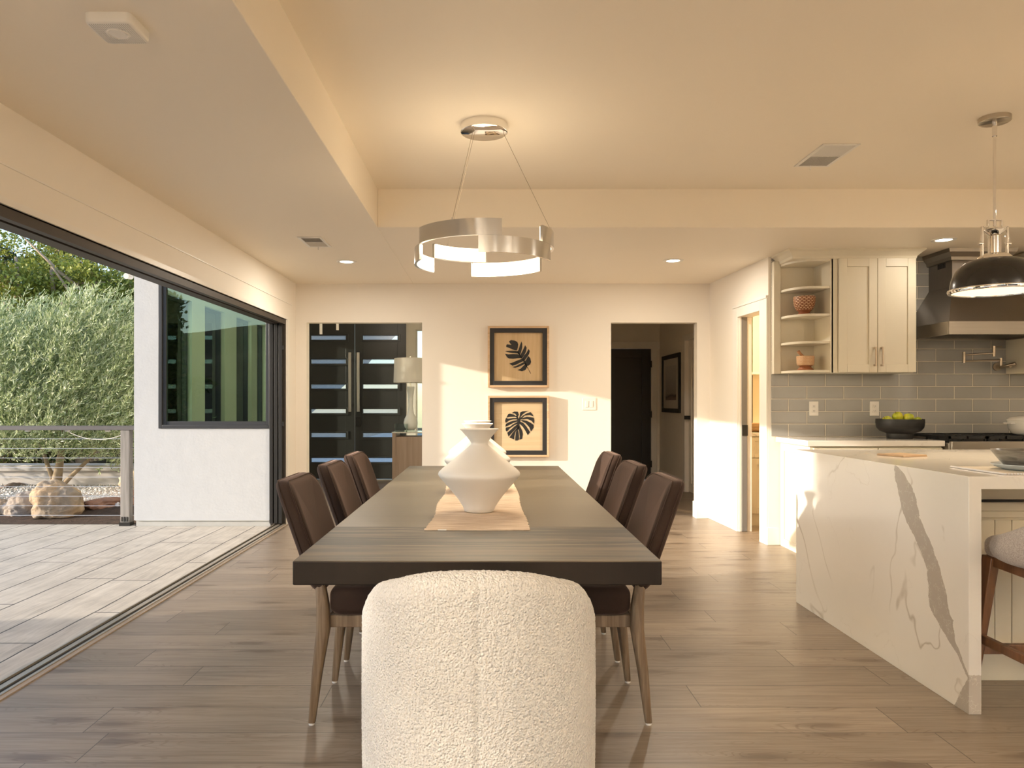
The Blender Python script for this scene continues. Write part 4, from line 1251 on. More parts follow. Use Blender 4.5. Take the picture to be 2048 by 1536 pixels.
# hood
t = thing('range_hood', 'large brushed steel chimney hood above the gas range', 'range hood', (3.96, 6.1, 1.74))
HX0, HX1, HY = 3.55, 4.39, 5.78
b = B()
for (x0, x1, y0, y1) in ((HX0, HX1, HY, HY + 0.02), (HX0, HX1, KY - 0.03, KY - 0.009), (HX0, HX0 + 0.02, HY + 0.02, KY - 0.03), (HX1 - 0.02, HX1, HY + 0.02, KY - 0.03)): bx(b, x0, x1, y0, y1, 1.737, 1.84)
bx(b, HX0 + 0.02, HX1 - 0.02, HY + 0.02, KY - 0.03, 1.80, 1.84)
obj('lower_band', b, m_steel, t, world=True, bevel=0.002)
CX0, CX1, CYF = 3.74, 4.18, 6.05
b = B()
R = [[(HX0, HY, 1.84), (HX1, HY, 1.84), (HX1, KY - 0.009, 1.84), (HX0, KY - 0.009, 1.84)], [(CX0, CYF, 2.15), (CX1, CYF, 2.15), (CX1, KY - 0.009, 2.15), (CX0, KY - 0.009, 2.15)]]
ringed(b, R); obj('canopy', b, m_steel2, t, world=True)
b = B(); bx(b, CX0, CX1, CYF, KY - 0.009, 2.15, 2.44); ch = obj('chimney', b, m_steel2, t, world=True)
b = B()
for i in range(9): bx(b, CX0 - 0.002, CX0, 6.14 + i * 0.012, 6.146 + i * 0.012, 2.315, 2.36)
obj('vent_slots', b, m_rubber, ch, world=True)
b = B()
R = []
for d, z in ((0.0, 2.355), (0.018, 2.36), (0.024, 2.385), (0.05, 2.42), (0.056, 2.449)):
    R.append([(CX0 - d, CYF - d, z), (CX1 + d, CYF - d, z), (CX1 + d, KY - 0.009, z), (CX0 - d, KY - 0.009, z)])
ringed(b, R); obj('crown', b, m_steel, t, world=True)
b = B()
for i in range(28):
    x = HX0 + 0.035 + i * 0.0276
    prism(b, [(x, 1.75), (x + 0.013, 1.75), (x + 0.019, 1.785), (x + 0.006, 1.785)], HY + 0.05, KY - 0.06, 'xz')
obj('baffle_filter', b, m_steel, t, world=True)

# upper cabinet + open corner shelves + crown
UF = 6.06
t = thing('upper_cabinet', 'cream two-door upper cabinet to the left of the steel hood', 'cabinet', (3.12, 6.2, 1.45))
b = B(); bx(b, 2.785, 3.446, UF + 0.02, KY - 0.009, 1.452, 2.40); bx(b, 2.77, 2.822, UF, UF + 0.02, 1.452, 2.40); obj('body', b, m_cab, t, world=True, bevel=0.002)
for x0, x1, hx in ((2.824, 3.133, 3.108), (3.137, 3.446, 3.163)):
    b = B(); shaker(b, x0, x1, 1.455, 2.375, UF - 0.018, 0.066, 0.02, 0.012); d = obj('door', b, m_cab, t, world=True, bevel=0.002)
    b = B(); bx(b, hx - 0.006, hx + 0.006, UF - 0.05, UF - 0.04, 1.505, 1.66)
    for z in (1.512, 1.652): bx(b, hx - 0.007, hx + 0.007, UF - 0.045, UF - 0.018, z - 0.007, z + 0.007)
    obj('handle', b, m_nickel, d, world=True, bevel=0.002)
t = thing('open_shelf_unit', 'cream open shelf unit with four curved shelves holding wooden bowls', 'shelf unit', (2.6, 6.2, 1.45))
b = B(); bx(b, 2.762, 2.784, UF + 0.0, KY - 0.009, 1.452, 2.40); obj('side_panel', b, m_cab, t, world=True)
b = B(); bx(b, 2.405, 2.762, KY - 0.02, KY - 0.009, 1.452, 2.40); obj('back_panel', b, m_cab, t, world=True)
b = B(); bx(b, 2.405, 2.462, KY - 0.06, KY - 0.021, 1.452, 2.40); obj('side_stile', b, m_cab, t, world=True, bevel=0.002)
def shelfpoly():
    P = [(2.761, KY - 0.021), (2.463, KY - 0.021), (2.463, KY - 0.055)]
    for i in range(13):
        a = PI / 2 * i / 12
        P.append((2.463 + 0.17 * (1 - math.cos(a)), KY - 0.055 - (KY - 0.055 - UF - 0.004) * math.sin(a)))
    P.append((2.761, UF + 0.004))
    return P
for z in (1.455, 1.690, 1.912, 2.135):
    b = B(); prism(b, shelfpoly(), z, z + 0.02, 'xy'); obj('shelf', b, m_cab, t, world=True, bevel=0.002)
b = B(); prism(b, shelfpoly(), 2.355, 2.40, 'xy'); obj('top_panel', b, m_cab, t, world=True, bevel=0.002)
b = B()
R = []
for d, z in ((0.0, 2.372), (0.008, 2.376), (0.012, 2.395), (0.040, 2.425), (0.058, 2.436), (0.06, 2.4495)):
    R.append([(2.462 - d, UF - d, z), (3.448 + d, UF - d, z), (3.448 + d, KY - 0.0095, z), (2.462 - d, KY - 0.0095, z)])
ringed(b, R); struct('trim_8', b, m_cab)
t = thing('upper_cabinet', 'cream upper cabinet right of the hood behind the pot filler', 'cabinet', (4.9, 6.2, 1.45))
b = B(); bx(b, 4.395, 5.6, UF + 0.02, KY - 0.001, 1.452, 2.44); obj('body', b, m_cab, t, world=True)
for x0 in (4.40, 4.80, 5.2):
    b = B(); shaker(b, x0, x0 + 0.396, 1.455, 2.40, UF, 0.066, 0.019, 0.01); obj('door', b, m_cab, t, world=True, bevel=0.002)

# wooden bowl and mortar on the shelves
k = NT('carved_bowl')
c_ = k.objc(); sx = k.n('SeparateXYZ', {0: c_})
ang = k.math('ARCTAN2', sx.outputs[1], sx.outputs[0])
v = k.n('CombineXYZ', {0: k.math('MULTIPLY', ang, 2.4), 1: k.math('MULTIPLY', sx.outputs[2], 60.0), 2: 0.0}).outputs[0]
br = k.n('TexBrick', {'Vector': v, 'Color1': (0.66, 0.47, 0.30), 'Color2': (0.58, 0.38, 0.22), 'Mortar': (0.20, 0.065, 0.02), 'Scale': 1.0, 'Mortar Size': 0.20, 'Brick Width': 0.95, 'Row Height': 0.8}, offset=0.5)
lowm = k.math('LESS_THAN', sx.outputs[2], 0.045)
k.set(Base_Color=k.mix(lowm, br.outputs[0], (0.22, 0.065, 0.02)), Roughness=0.5); k.bump(br.outputs[1], -0.4, 0.003)
b = B(); lathe(b, [(0.0, 0.003), (0.055, 0.0), (0.058, 0.008), (0.043, 0.022), (0.045, 0.030), (0.066, 0.05), (0.082, 0.085), (0.087, 0.125), (0.085, 0.155), (0.081, 0.155), (0.078, 0.10), (0.05, 0.045), (0, 0.04)], seg=56)
tag(obj('wooden_bowl', b, k.m, smooth=45, loc=(2.618, 6.215, 1.9325)), 'round carved terracotta-brown bowl with a white pattern on the open shelf', 'bowl')
k = NT('carved_mortar')
c_ = k.objc(); sx = k.n('SeparateXYZ', {0: c_})
ang = k.math('ARCTAN2', sx.outputs[1], sx.outputs[0])
v = k.n('CombineXYZ', {0: k.math('MULTIPLY', ang, 5.0), 1: k.math('MULTIPLY', sx.outputs[2], 80.0), 2: 0.0}).outputs[0]
ck = k.n('TexBrick', {'Vector': v, 'Color1': (0.46, 0.22, 0.09), 'Color2': (0.36, 0.15, 0.055), 'Mortar': (0.66, 0.46, 0.28), 'Scale': 1.0, 'Mortar Size': 0.12, 'Brick Width': 0.5, 'Row Height': 0.9}, offset=0.3)
lowm = k.math('LESS_THAN', sx.outputs[2], 0.042)
k.set(Base_Color=k.mix(lowm, ck.outputs[0], (0.26, 0.09, 0.03)), Roughness=0.5)
t = thing('mortar_and_pestle', 'carved wooden mortar with its pestle on the lowest open shelf', 'mortar', (2.620, 6.20, 1.4755))
b = B(); lathe(b, [(0.0, 0.003), (0.062, 0.0), (0.064, 0.01), (0.045, 0.026), (0.044, 0.034), (0.062, 0.044), (0.068, 0.06), (0.070, 0.118), (0.066, 0.120), (0.058, 0.06), (0, 0.05)], seg=48); obj('mortar', b, k.m, t, smooth=45)
b = B(); tube(b, [(0.025, 0, 0.07), (-0.02, -0.005, 0.115), (-0.045, -0.008, 0.138), (-0.065, -0.01, 0.160)], [0.018, 0.011, 0.011, 0.014], 14); obj('pestle', b, plain('pestle_wood', (0.45, 0.21, 0.09), 0.5), t, smooth=True)

# pot filler
def PF(x, y, d=6.2): return Vector(((x - 977) / FPX * d, d, EYE + (803 - y) / FPX * d))
t = thing('pot_filler', 'folding brushed nickel pot filler tap on the tiles under the hood', 'tap', (4.3, KY - 0.008, 1.51))
b = B(); wp = Vector((4.315, KY - 0.0085, 1.515)); cyl(b, wp, wp + Vector((0, -0.012, 0)), 0.034, seg=28); cyl(b, wp, wp + Vector((0, -0.17, 0.0)), 0.014, seg=16); obj('wall_flange', b, m_nickel, t, world=True, smooth=40)
j0 = Vector((4.275, 6.21, 1.515)); 
b = B(); cyl(b, (4.315, 6.24, 1.515), (4.25, 6.2, 1.515), 0.012); cyl(b, PF(2002, 733), PF(2002, 716), 0.011, seg=16); obj('valve', b, m_nickel, t, world=True, smooth=40)
b = B(); cyl(b, PF(2002, 720), PF(1929, 722), 0.0075, seg=12); cyl(b, PF(1928, 726), PF(1928, 704), 0.012, seg=16); obj('lower_arm', b, m_nickel, t, world=True, smooth=40)
b = B(); cyl(b, PF(1928, 710), PF(1988, 706, 6.15), 0.0075, seg=12); cyl(b, PF(1988, 713, 6.15), PF(1988, 692, 6.15), 0.012, seg=16); cyl(b, PF(1988, 694, 6.15), PF(2004, 693, 6.12), 0.004, seg=8); obj('upper_arm', b, m_nickel, t, world=True, smooth=40)
b = B(); tube(b, [PF(1999, 735, 6.2), PF(2015, 731, 6.15), PF(2031, 727, 6.1)], [0.011, 0.011, 0.013], 12); obj("lever", b, m_nickel, t, world=True, smooth=True)

# fruit bowl with apples
b = B(); lathe(b, [(0.0, 0.002), (0.095, 0.0), (0.098, 0.008), (0.098, 0.04), (0.11, 0.046), (0.15, 0.062), (0.172, 0.09), (0.178, 0.13), (0.177, 0.158), (0.170, 0.158), (0.165, 0.10), (0.12, 0.062), (0, 0.055)], seg=72)
k = NT('black_turned_wood'); n_ = k.noise(k.scale(k.objc(), (6, 6, 60)), 1, 4, 0.6)
k.set(Base_Color=k.mix(n_, (0.006, 0.006, 0.006), (0.020, 0.019, 0.018)), Roughness=0.5); k.bump(n_, 0.3, 0.002)
FBX, FBY = 3.335, 6.08
tag(obj('fruit_bowl', b, k.m, smooth=45, loc=(FBX, FBY, 0.921)), 'black footed bowl full of green apples on the back worktop', 'bowl')
k = NT('green_apple'); n_ = k.noise(k.objc(), 18, 4)
k.set(Base_Color=k.ramp(n_, [(0.35, (0.30, 0.36, 0.02)), (0.55, (0.52, 0.52, 0.03)), (0.75, (0.58, 0.45, 0.05))]), Roughness=0.3)
m_apple = k.m
ap = [(-0.115, -0.02, 0.130, 'yellow-green apple at the left rim of the black bowl'), (-0.035, -0.03, 0.165, 'yellow-green apple on top of the heap, towards the left'), (0.04, -0.055, 0.155, 'yellow-green apple in front on top of the heap'),
      (0.085, 0.03, 0.145, 'yellow-green apple behind, right of the heap in the black bowl'), (0.125, -0.03, 0.122, 'ruddy-sided apple at the right rim of the black bowl'), (0.02, 0.075, 0.14, 'yellow-green apple at the back of the black bowl')]
for (x, y, z, lab) in ap:
    t = thing('apple', lab, 'apple', (FBX + x, FBY + y, 0.921 + z + 0.012), group='apples in the black bowl'); t.rotation_euler = (rng.uniform(-0.6, 0.6), rng.uniform(-0.6, 0.6), rng.uniform(0, 6))
    b = B(); lathe(b, [(0.0, -0.030), (0.012, -0.036), (0.028, -0.030), (0.038, -0.012), (0.040, 0.008), (0.033, 0.026), (0.018, 0.034), (0.006, 0.030), (0.0, 0.024)], seg=28); obj('fruit', b, m_apple, t, smooth=True)
    b = B(); tube(b, [(0, 0, 0.024), (0.002, 0, 0.036), (0.006, 0, 0.045)], 0.0018, 6); obj('stem', b, m_stoolwood, t)

# ------------------------------------------------------------------ chandelier over the table
m_led = emis('led_diffuser', (1.0, 0.82, 0.58), CHAND)
m_chroms = plain('satin_chrome_band', (0.68, 0.68, 0.67), 0.16, 1.0, 0.02)
t = thing('ring_chandelier', 'chrome ring chandelier of staggered lit arcs above the table', 'chandelier', (-0.024, 4.06, 2.72))
lz = lambda z: z - 2.72
b = B(); lathe(b, [(0.0, lz(2.672)), (0.122, lz(2.672)), (0.127, lz(2.676)), (0.127, -0.0005), (0, -0.0005)], seg=72); obj('canopy', b, m_chrome, t, smooth=40)
def arcband(a0, a1, z0, z1, r0, r1, n=28):
    b = B(); R = []
    for i in range(n + 1):
        a = math.radians(a0 + (a1 - a0) * i / n); c_, s_ = math.cos(a), math.sin(a)
        R.append([(r0 * c_, r0 * s_, z0), (r1 * c_, r1 * s_, z0), (r1 * c_, r1 * s_, z1), (r0 * c_, r0 * s_, z1)])
    return ringed(b, R)
for (a0, a1, z0, z1) in ((-153, -76, 2.040, 2.123), (-37, 35, 2.040, 2.123), (88, 142, 2.040, 2.123), (-94, -22, 1.957, 2.0395), (30, 102, 1.957, 2.0395), (142.5, 207, 1.957, 2.0395)):
    bd = obj('arc_band', arcband(a0, a1, lz(z0), lz(z1), 0.362, 0.376), m_chroms, t, smooth=40)
    obj('diffuser', arcband(a0 + 1.0, a1 - 1.0, lz(z0 + 0.004), lz(z1 - 0.004), 0.354, 0.3618), m_led, bd, smooth=40)
b = B()
for s_ in ((-80, 30), (-90, 60), (35, 95)): pass
for (p, q) in (((-0.055, -0.08, lz(2.672)), (0.369 * math.cos(math.radians(-115)), 0.369 * math.sin(math.radians(-115)), lz(2.123))),
               ((-0.05, -0.02, lz(2.672)), (0.369 * math.cos(math.radians(125)), 0.369 * math.sin(math.radians(125)), lz(2.123))),
               ((0.105, 0.0, lz(2.672)), (0.369 * math.cos(math.radians(-18)), 0.369 * math.sin(math.radians(-18)), lz(2.123)))):
    b = B(); cyl(b, p, q, 0.0013, seg=6); cb = obj('cable', b, m_nickel, t)
    b = B(); cyl(b, Vector(q), Vector(q) + Vector((0, 0, 0.012)), 0.005, seg=10); obj('cable_grip', b, m_chrome, cb)

for nm, e_, z_, rx_ in (('chandelier_downlight', CHAND_DOWN_W, lz(2.03), 0.0), ('chandelier_uplight', CHAND_UP_W, lz(2.05), PI)):
    l = bpy.data.lights.new(nm, 'AREA'); l.shape = 'DISK'; l.size = 0.66; l.energy = e_; l.color = (1, 0.84, 0.62)
    o = bpy.data.objects.new(nm, l); C.objects.link(o); o.parent = t; o.location = (0, 0, z_); o.rotation_euler = (rx_, 0, 0); o.visible_glossy = True
# unseen uplighters added behind the camera to brighten the ceiling and room
for x, y, lab in ((-1.35, -1.7, 'added fill uplighter behind the camera, towards the left, out of view'), (4.6, -1.8, 'added fill uplighter behind the camera, towards the right, out of view')):
    t = thing('fill_uplighter', lab, 'fill lamp', (x, y, 0))
    b = B(); lathe(b, [(0, 0), (0.15, 0), (0.15, 0.015), (0.02, 0.03), (0, 0.03)], seg=40); obj('base', b, m_black, t, smooth=40)
    b = B(); cyl(b, (0, 0, 0.03), (0, 0, 1.62), 0.012); obj('pole', b, m_black, t, smooth=40)
    b = B(); lathe(b, [(0.02, 1.60), (0.10, 1.66), (0.16, 1.74), (0.155, 1.74), (0.09, 1.67), (0.0, 1.63), (0.0, 1.60)], seg=40, closed=True); obj('bowl_shade', b, m_black, t, smooth=50)
    l = bpy.data.lights.new('fill_uplighter_light', 'AREA'); l.shape = 'DISK'; l.size = 0.24; l.energy = FILL_TORCH_W * (1.5 if x < 0 else 1.0); l.color = (1, 0.90, 0.77)
    o = bpy.data.objects.new('fill_uplighter_light', l); C.objects.link(o); o.parent = t; o.location = (0, 0, 1.70); o.rotation_euler = (PI, 0, 0)

# ------------------------------------------------------------------ dome pendant above the island
t = thing('dome_pendant', 'black dome pendant lamp with chrome neck above the island', 'pendant lamp', (2.672, 3.96, 2.72))
b = B(); lathe(b, [(0, -0.028), (0.070, -0.028), (0.076, -0.024), (0.076, -0.0005), (0, -0.0005)], seg=48); obj('canopy', b, plain('satin_nickel', (0.55, 0.50, 0.43), 0.25, 1.0), t, smooth=40)
b = B(); cyl(b, (0, 0, -0.575), (0, 0, -0.028), 0.0075, seg=14); cyl(b, (0, 0, -0.10), (0, 0, -0.028), 0.012, seg=14); obj('rod', b, m_chrome, t, smooth=40)
b = B()
lathe(b, [(0, -0.628), (0.022, -0.628), (0.027, -0.622), (0.050, -0.60), (0.053, -0.593), (0.05, -0.588), (0.0, -0.588)][::-1], seg=36)
lathe(b, [(0, -0.72), (0.031, -0.72), (0.031, -0.628), (0, -0.628)], seg=36)
lathe(b, [(0, -0.752), (0.082, -0.752), (0.078, -0.738), (0.060, -0.722), (0, -0.72)], seg=40)
obj('neck', b, m_chrome, t, smooth=40)
for s_ in (-1, 1):
    b = B(); bx(b, s_ * 0.066 - 0.005, s_ * 0.066 + 0.005, -0.008, 0.008, -0.745, -0.575); bx(b, min(s_ * 0.066, s_ * 0.035), max(s_ * 0.066, s_ * 0.035), -0.008, 0.008, -0.583, -0.575)
    bx(b, s_ * 0.035 - 0.004, s_ * 0.035 + 0.004, -0.008, 0.008, -0.583, -0.54); bx(b, min(s_ * 0.035, 0), max(s_ * 0.035, 0), -0.008, 0.008, -0.545, -0.537)
    cyl(b, (s_ * 0.06, 0, -0.665), (s_ * 0.085, 0, -0.665), 0.009, seg=14)
    obj('yoke', b, m_chrome, t, bevel=0.0015)
dome = []
for i in range(15):
    a = PI / 2 * i / 14
    dome.append((0.078 + (0.205 - 0.078) * math.sin(a) ** 0.85, -0.752 - (1 - math.cos(a)) * 0.155))
b = B(); lathe(b, dome + [(r - 0.004, z + 0.003) for r, z in dome[::-1]] , seg=72, closed=True)
k = NT('black_enamel'); k.set(Base_Color=(0.018, 0.016, 0.014), Roughness=0.22)
dm = obj('dome', b, k.m, t, smooth=50)
b = B(); lathe(b, [(r - 0.006, z + 0.001) for r, z in dome] + [(r - 0.0065, z - 0.001) for r, z in dome[::-1]], seg=60, closed=True)
k = NT('warm_white_liner'); k.set(Base_Color=(0.85, 0.74, 0.58), Roughness=0.5)
obj('liner', b, k.m, dm, smooth=50)
b = B(); lathe(b, [(0.200, -0.907), (0.214, -0.905), (0.216, -0.913), (0.212, -0.924), (0.196, -0.923), (0.194, -0.912)], seg=72, closed=True); obj('rim', b, m_chrome, t, smooth=50)
b = B(); lathe(b, [(0, -0.86), (0.02, -0.855), (0.032, -0.835), (0.03, -0.81), (0.016, -0.78), (0.0, -0.775)], seg=24); obj('bulb', b, emis('warm_bulb', (1, 0.78, 0.48), 8), t, smooth=True)
b = B(); lathe(b, [(0, -0.918), (0.195, -0.918), (0.195, -0.914), (0, -0.914)], seg=48)
k = NT('frosted_disc'); k.set(Base_Color=(1.0, 0.80, 0.56), Roughness=0.6); k.b.inputs['Emission Color'].default_value = (1, 0.72, 0.43, 1); k.b.inputs['Emission Strength'].default_value = 0.95
obj('diffuser', b, k.m, t, smooth=40)
pl = bpy.data.lights.new('pendant_light', 'AREA'); pl.shape = 'DISK'; pl.size = 0.34; pl.energy = PEND_W; pl.color = (1, 0.78, 0.52)
po = bpy.data.objects.new('pendant_light', pl); C.objects.link(po); po.parent = t; po.location = (0, 0, -0.93)

# ------------------------------------------------------------------ ceiling fittings
m_can = emis('downlight_lens', (1.0, 0.90, 0.74), 9.0)
cans = [(-1.247, 6.59, CEIL, 'recessed downlight in the lower ceiling in front of the entry opening'), (1.61, 6.54, CEIL, 'recessed downlight in the lower ceiling near the hall opening'), (3.46, 5.70, CEIL, 'recessed downlight in the ceiling just left of the steel hood')]
fill_cans = [(1.6, -1.2, TRAY, 'behind the camera to the right'), (4.4, 0.4, TRAY, 'behind the island stools'), (0.6, -2.6, TRAY, 'near the rear windows, left'), (3.9, -2.6, TRAY, 'near the rear windows, right'), (5.0, 3.6, TRAY, 'beyond the right end of the island'), (-1.4, -2.4, CEIL, 'in the lower ceiling beside the sliding opening, behind the camera')]  # unseen downlights added to fill the room with light
for i, c_ in enumerate([(*e, '') for e in cans] + fill_cans):
    x, y, z, lab = c_[:4]
    if len(c_) == 4: lab, where = None, lab
    t = thing('recessed_downlight', lab or 'added fill downlight out of view, ' + where, 'downlight', (x, y, z), group='recessed ceiling downlights')
    b = B(); lathe(b, [(0.055, -0.001), (0.060, -0.006), (0.086, -0.005), (0.088, -0.0003), (0.055, -0.0003)], seg=48, closed=True); obj('trim_ring', b, m_whitepl, t, smooth=50)
    b = B(); lathe(b, [(0, -0.0025), (0.056, -0.0025), (0.056, -0.0003), (0, -0.0003)], seg=40); obj('lens', b, m_can, t, smooth=40)
    l = bpy.data.lights.new('downlight', 'AREA'); l.shape = 'DISK'; l.size = 0.11; l.energy = (2.2 if x > 3 else CAN_FRONT_W) if lab else FILL_CAN_W; l.color = (1, 0.9, 0.76)
    o = bpy.data.objects.new('downlight_lamp', l); C.objects.link(o); o.parent = t; o.location = (0, 0, -0.006)
t = thing('recessed_downlight', 'recessed downlight inside the pantry, out of view above the doorway', 'downlight', (3.0, 7.2, CEIL), group='recessed ceiling downlights')
b = B(); lathe(b, [(0, -0.004), (0.085, -0.004), (0.085, -0.0003), (0, -0.0003)], seg=32); obj('lens', b, m_can, t)
l = bpy.data.lights.new('pantry_lamp', 'AREA'); l.shape = 'DISK'; l.size = 0.14; l.energy = PANTRY_W; l.color = (1, 0.72, 0.38)
o = bpy.data.objects.new('pantry_lamp', l); C.objects.link(o); o.parent = t; o.location = (0, 0, -0.008)

def vent(x0, x1, y0, y1, z, lab):
    t = thing('ceiling_vent', lab, 'vent', ((x0 + x1) / 2, (y0 + y1) / 2, z))
    b = B()
    e = 0.022
    for q in ((x0, x0 + e, y0, y1), (x1 - e, x1, y0, y1), (x0 + e, x1 - e, y0, y0 + e), (x0 + e, x1 - e, y1 - e, y1), (x0 + e, x1 - e, (y0 + y1) / 2 - 0.004, (y0 + y1) / 2 + 0.004)): bx(b, *q, z - 0.007, z - 0.0003)
    obj('frame', b, m_whitepl, t, world=True, bevel=0.002)
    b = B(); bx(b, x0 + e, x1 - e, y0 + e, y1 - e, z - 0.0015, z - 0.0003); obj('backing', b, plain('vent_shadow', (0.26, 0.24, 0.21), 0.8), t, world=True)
    ym = (y0 + y1) / 2
    b = B()
    n = 24
    for i in range(n):
        x = x0 + e + (x1 - x0 - 2 * e) * i / n
        dx = 0.0042
        for ya, yb, sg in ((y0 + e, ym - 0.004, 1), (ym + 0.004, y1 - e, -1)):
            prism(b, [(x, z - 0.0015), (x + 0.001, z - 0.0015), (x + 0.001 + (dx if sg > 0 else -dx * 0.2), z - 0.006), (x + (dx if sg > 0 else -dx * 0.2), z - 0.006)], ya, yb, 'xz')
    s_ = obj('louvres', b, m_whitepl, t, world=True)
    b = B(); xm = x0 + (x1 - x0) * 0.45; bx(b, xm - 0.003, xm + 0.003, y1 - 0.02, y1 - 0.015, z - 0.03, z - 0.007); obj('lever', b, m_whitepl, t, world=True)
vent(1.945, 2.165, 4.36, 4.78, TRAY, 'white ceiling vent in the raised ceiling towards the kitchen')
vent(-1.43, -1.245, 5.60, 5.95, CEIL, 'small white ceiling vent in the lower ceiling near the entry opening')
t = thing('smoke_alarm', 'white rounded square smoke alarm on the lower ceiling at the left', 'smoke alarm', (-1.205, 2.44, CEIL))
b = B(); P = rrect(-0.075, 0.075, -0.075, 0.075, 0.022, 0.022)
ringed(b, [[(x * s_, y * s_, z) for x, y in P] for s_, z in ((1.0, -0.0003), (1.0, -0.022), (0.97, -0.030), (0.90, -0.034))]); obj('body', b, m_whitepl, t, smooth=40)
b = B(); lathe(b, [(0.028, -0.034), (0.030, -0.0365), (0.033, -0.0365), (0.034, -0.034)], seg=40, closed=True); lathe(b, [(0, -0.0355), (0.026, -0.0355), (0.027, -0.0335), (0, -0.0335)], seg=40); obj('button', b, m_whitepl, t, smooth=40)
b = B()
for i in range(-9, 10):
    for j in range(-9, 10):
        x, y = i * 0.0068, j * 0.0068
        if x * x + y * y > 0.038 ** 2 and abs(x) < 0.062 and abs(y) < 0.062: bx(b, x - 0.0012, x + 0.0012, y - 0.0012, y + 0.0012, -0.0345, -0.0339)
obj('perforations', b, plain('alarm_holes', (0.4, 0.37, 0.32), 0.8), t)

# ================================================================== OUTSIDE
def gz(x, y):
    s_ = min(1, max(0, (y - 7.55) / 0.9)); s_ = s_ * s_ * (3 - 2 * s_)
    return 0.115 * s_ + 0.03 * mnoise.noise(Vector((x * 0.9, y * 0.9, 0))) * s_
b = B(); bx(b, -14, -2.125, -6, 7.42, -0.12, -0.015); bx(b, -14, -3.507, 7.42, 7.54, -0.12, -0.015)
struct('patio', b, m_patio)
# garden ground with hillside behind
k = NT('garden_soil')
p = k.pos(); n_ = k.noise(p, 14, 6, 0.7); n2 = k.noise(p, 3, 3)
k.set(Base_Color=k.mix(n2, k.ramp(n_, [(0.35, (0.025, 0.014, 0.009)), (0.6, (0.085, 0.045, 0.028)), (0.75, (0.19, 0.115, 0.07))]), (0.07, 0.045, 0.028)), Roughness=0.95)
k.bump(n_, 0.9, 0.03)
m_soil = k.m
b = B()
NX, NY = 90, 46
vs = []
for j in range(NY + 1):
    y = 7.535 + (12.5 - 7.535) * j / NY
    row = []
    for i in range(NX + 1):
        x = -13 + (13 - 3.46) * i / NX
        row.append(b.verts.new((x, y, gz(x, y) + (0.012 * mnoise.noise(Vector((x * 7, y * 7, 3))) if y > 7.62 else -0.01) - (0.25 * (y - 10.2) if y > 10.2 else 0))))
    vs.append(row)
for j in range(NY):
    for i in range(NX): b.faces.new((vs[j][i], vs[j][i + 1], vs[j + 1][i + 1], vs[j + 1][i]))
struct('ground', b, m_soil, smooth=True)

k = NT('hillside_scrub')
p = k.pos(); n_ = k.noise(p, 1.6, 6, 0.7); n3 = k.noise(p, 7, 5, 0.7)
k.set(Base_Color=k.ramp(k.math('ADD', k.math('MULTIPLY', n_, 0.5), k.math('MULTIPLY', n3, 0.5)), [(0.35, (0.018, 0.022, 0.008)), (0.5, (0.06, 0.05, 0.025)), (0.62, (0.12, 0.09, 0.05)), (0.72, (0.06, 0.08, 0.02))]), Roughness=1.0)
k.bump(n3, 1.0, 0.2)
m_hill = k.m
def hill(name, x0, x1, y0, y1, zf, nx=60, ny=40):
    b = B(); vs = []
    for j in range(ny + 1):
        y = y0 + (y1 - y0) * j / ny
        vs.append([b.verts.new((x0 + (x1 - x0) * i / nx, y, zf(x0 + (x1 - x0) * i / nx, y))) for i in range(nx + 1)])
    for j in range(ny):
        for i in range(nx): b.faces.new((vs[j][i], vs[j][i + 1], vs[j + 1][i + 1], vs[j + 1][i]))
    return struct(name, b, m_hill, smooth=True)
hill('hillside_north', -60, -4.6, 12.4, 70, lambda x, y: -0.5 + 0.20 * (y - 12.4) + 0.5 * mnoise.noise(Vector((x * .2, y * .2, 0))) - 0.07 * max(0, -x - 8) * (1 if y > 14 else (y - 12.4) / 1.6))
hill('hillside_south', -90, 60, -110, -14, lambda x, y: -3.0 + 0.17 * max(0, -14 - y) + 2.2 * mnoise.noise(Vector((x * .05, y * .05, 5))), 60, 40)
b = B(); bx(b, -4.6, 12, 12.0, 34, -0.3, -0.15)
struct('driveway', b, plain('pale_driveway', (0.62, 0.60, 0.56), 0.9, 0, 0.08, 2))
b = B(); bx(b, -120, 60, -120, 120, -3.2, -3.0)
struct('ground_valley', b, m_hill)

# ---- leaf meshes
def leaf_mesh(P, D, L, W, rs, curl=0.25):
    """P centres, D directions (unit), sizes L, W: one four-point leaf each"""
    n = len(P)
    U = rs.normal(size=(n, 3)); U -= (U * D).sum(1)[:, None] * D; U /= np.linalg.norm(U, axis=1)[:, None] + 1e-9
    N_ = np.cross(D, U)
    a = P; m = P + D * (L * 0.5)[:, None]; e = P + D * L[:, None] - N_ * (L * curl * 0.3)[:, None]
    V = np.empty((n, 4, 3)); V[:, 0] = a; V[:, 1] = m + U * (W / 2)[:, None]; V[:, 2] = e; V[:, 3] = m - U * (W / 2)[:, None]
    V = V.reshape(-1, 3)
    me = bpy.data.meshes.new('leaves')
    me.vertices.add(4 * n); me.vertices.foreach_set('co', V.astype(np.float32).ravel())
    me.loops.add(4 * n); me.loops.foreach_set('vertex_index', np.arange(4 * n, dtype=np.int32))
    me.polygons.add(n); me.polygons.foreach_set('loop_start', np.arange(0, 4 * n, 4, dtype=np.int32))
    me.polygons.foreach_set('loop_total', np.full(n, 4, dtype=np.int32))
    me.update(calc_edges=True)
    return me
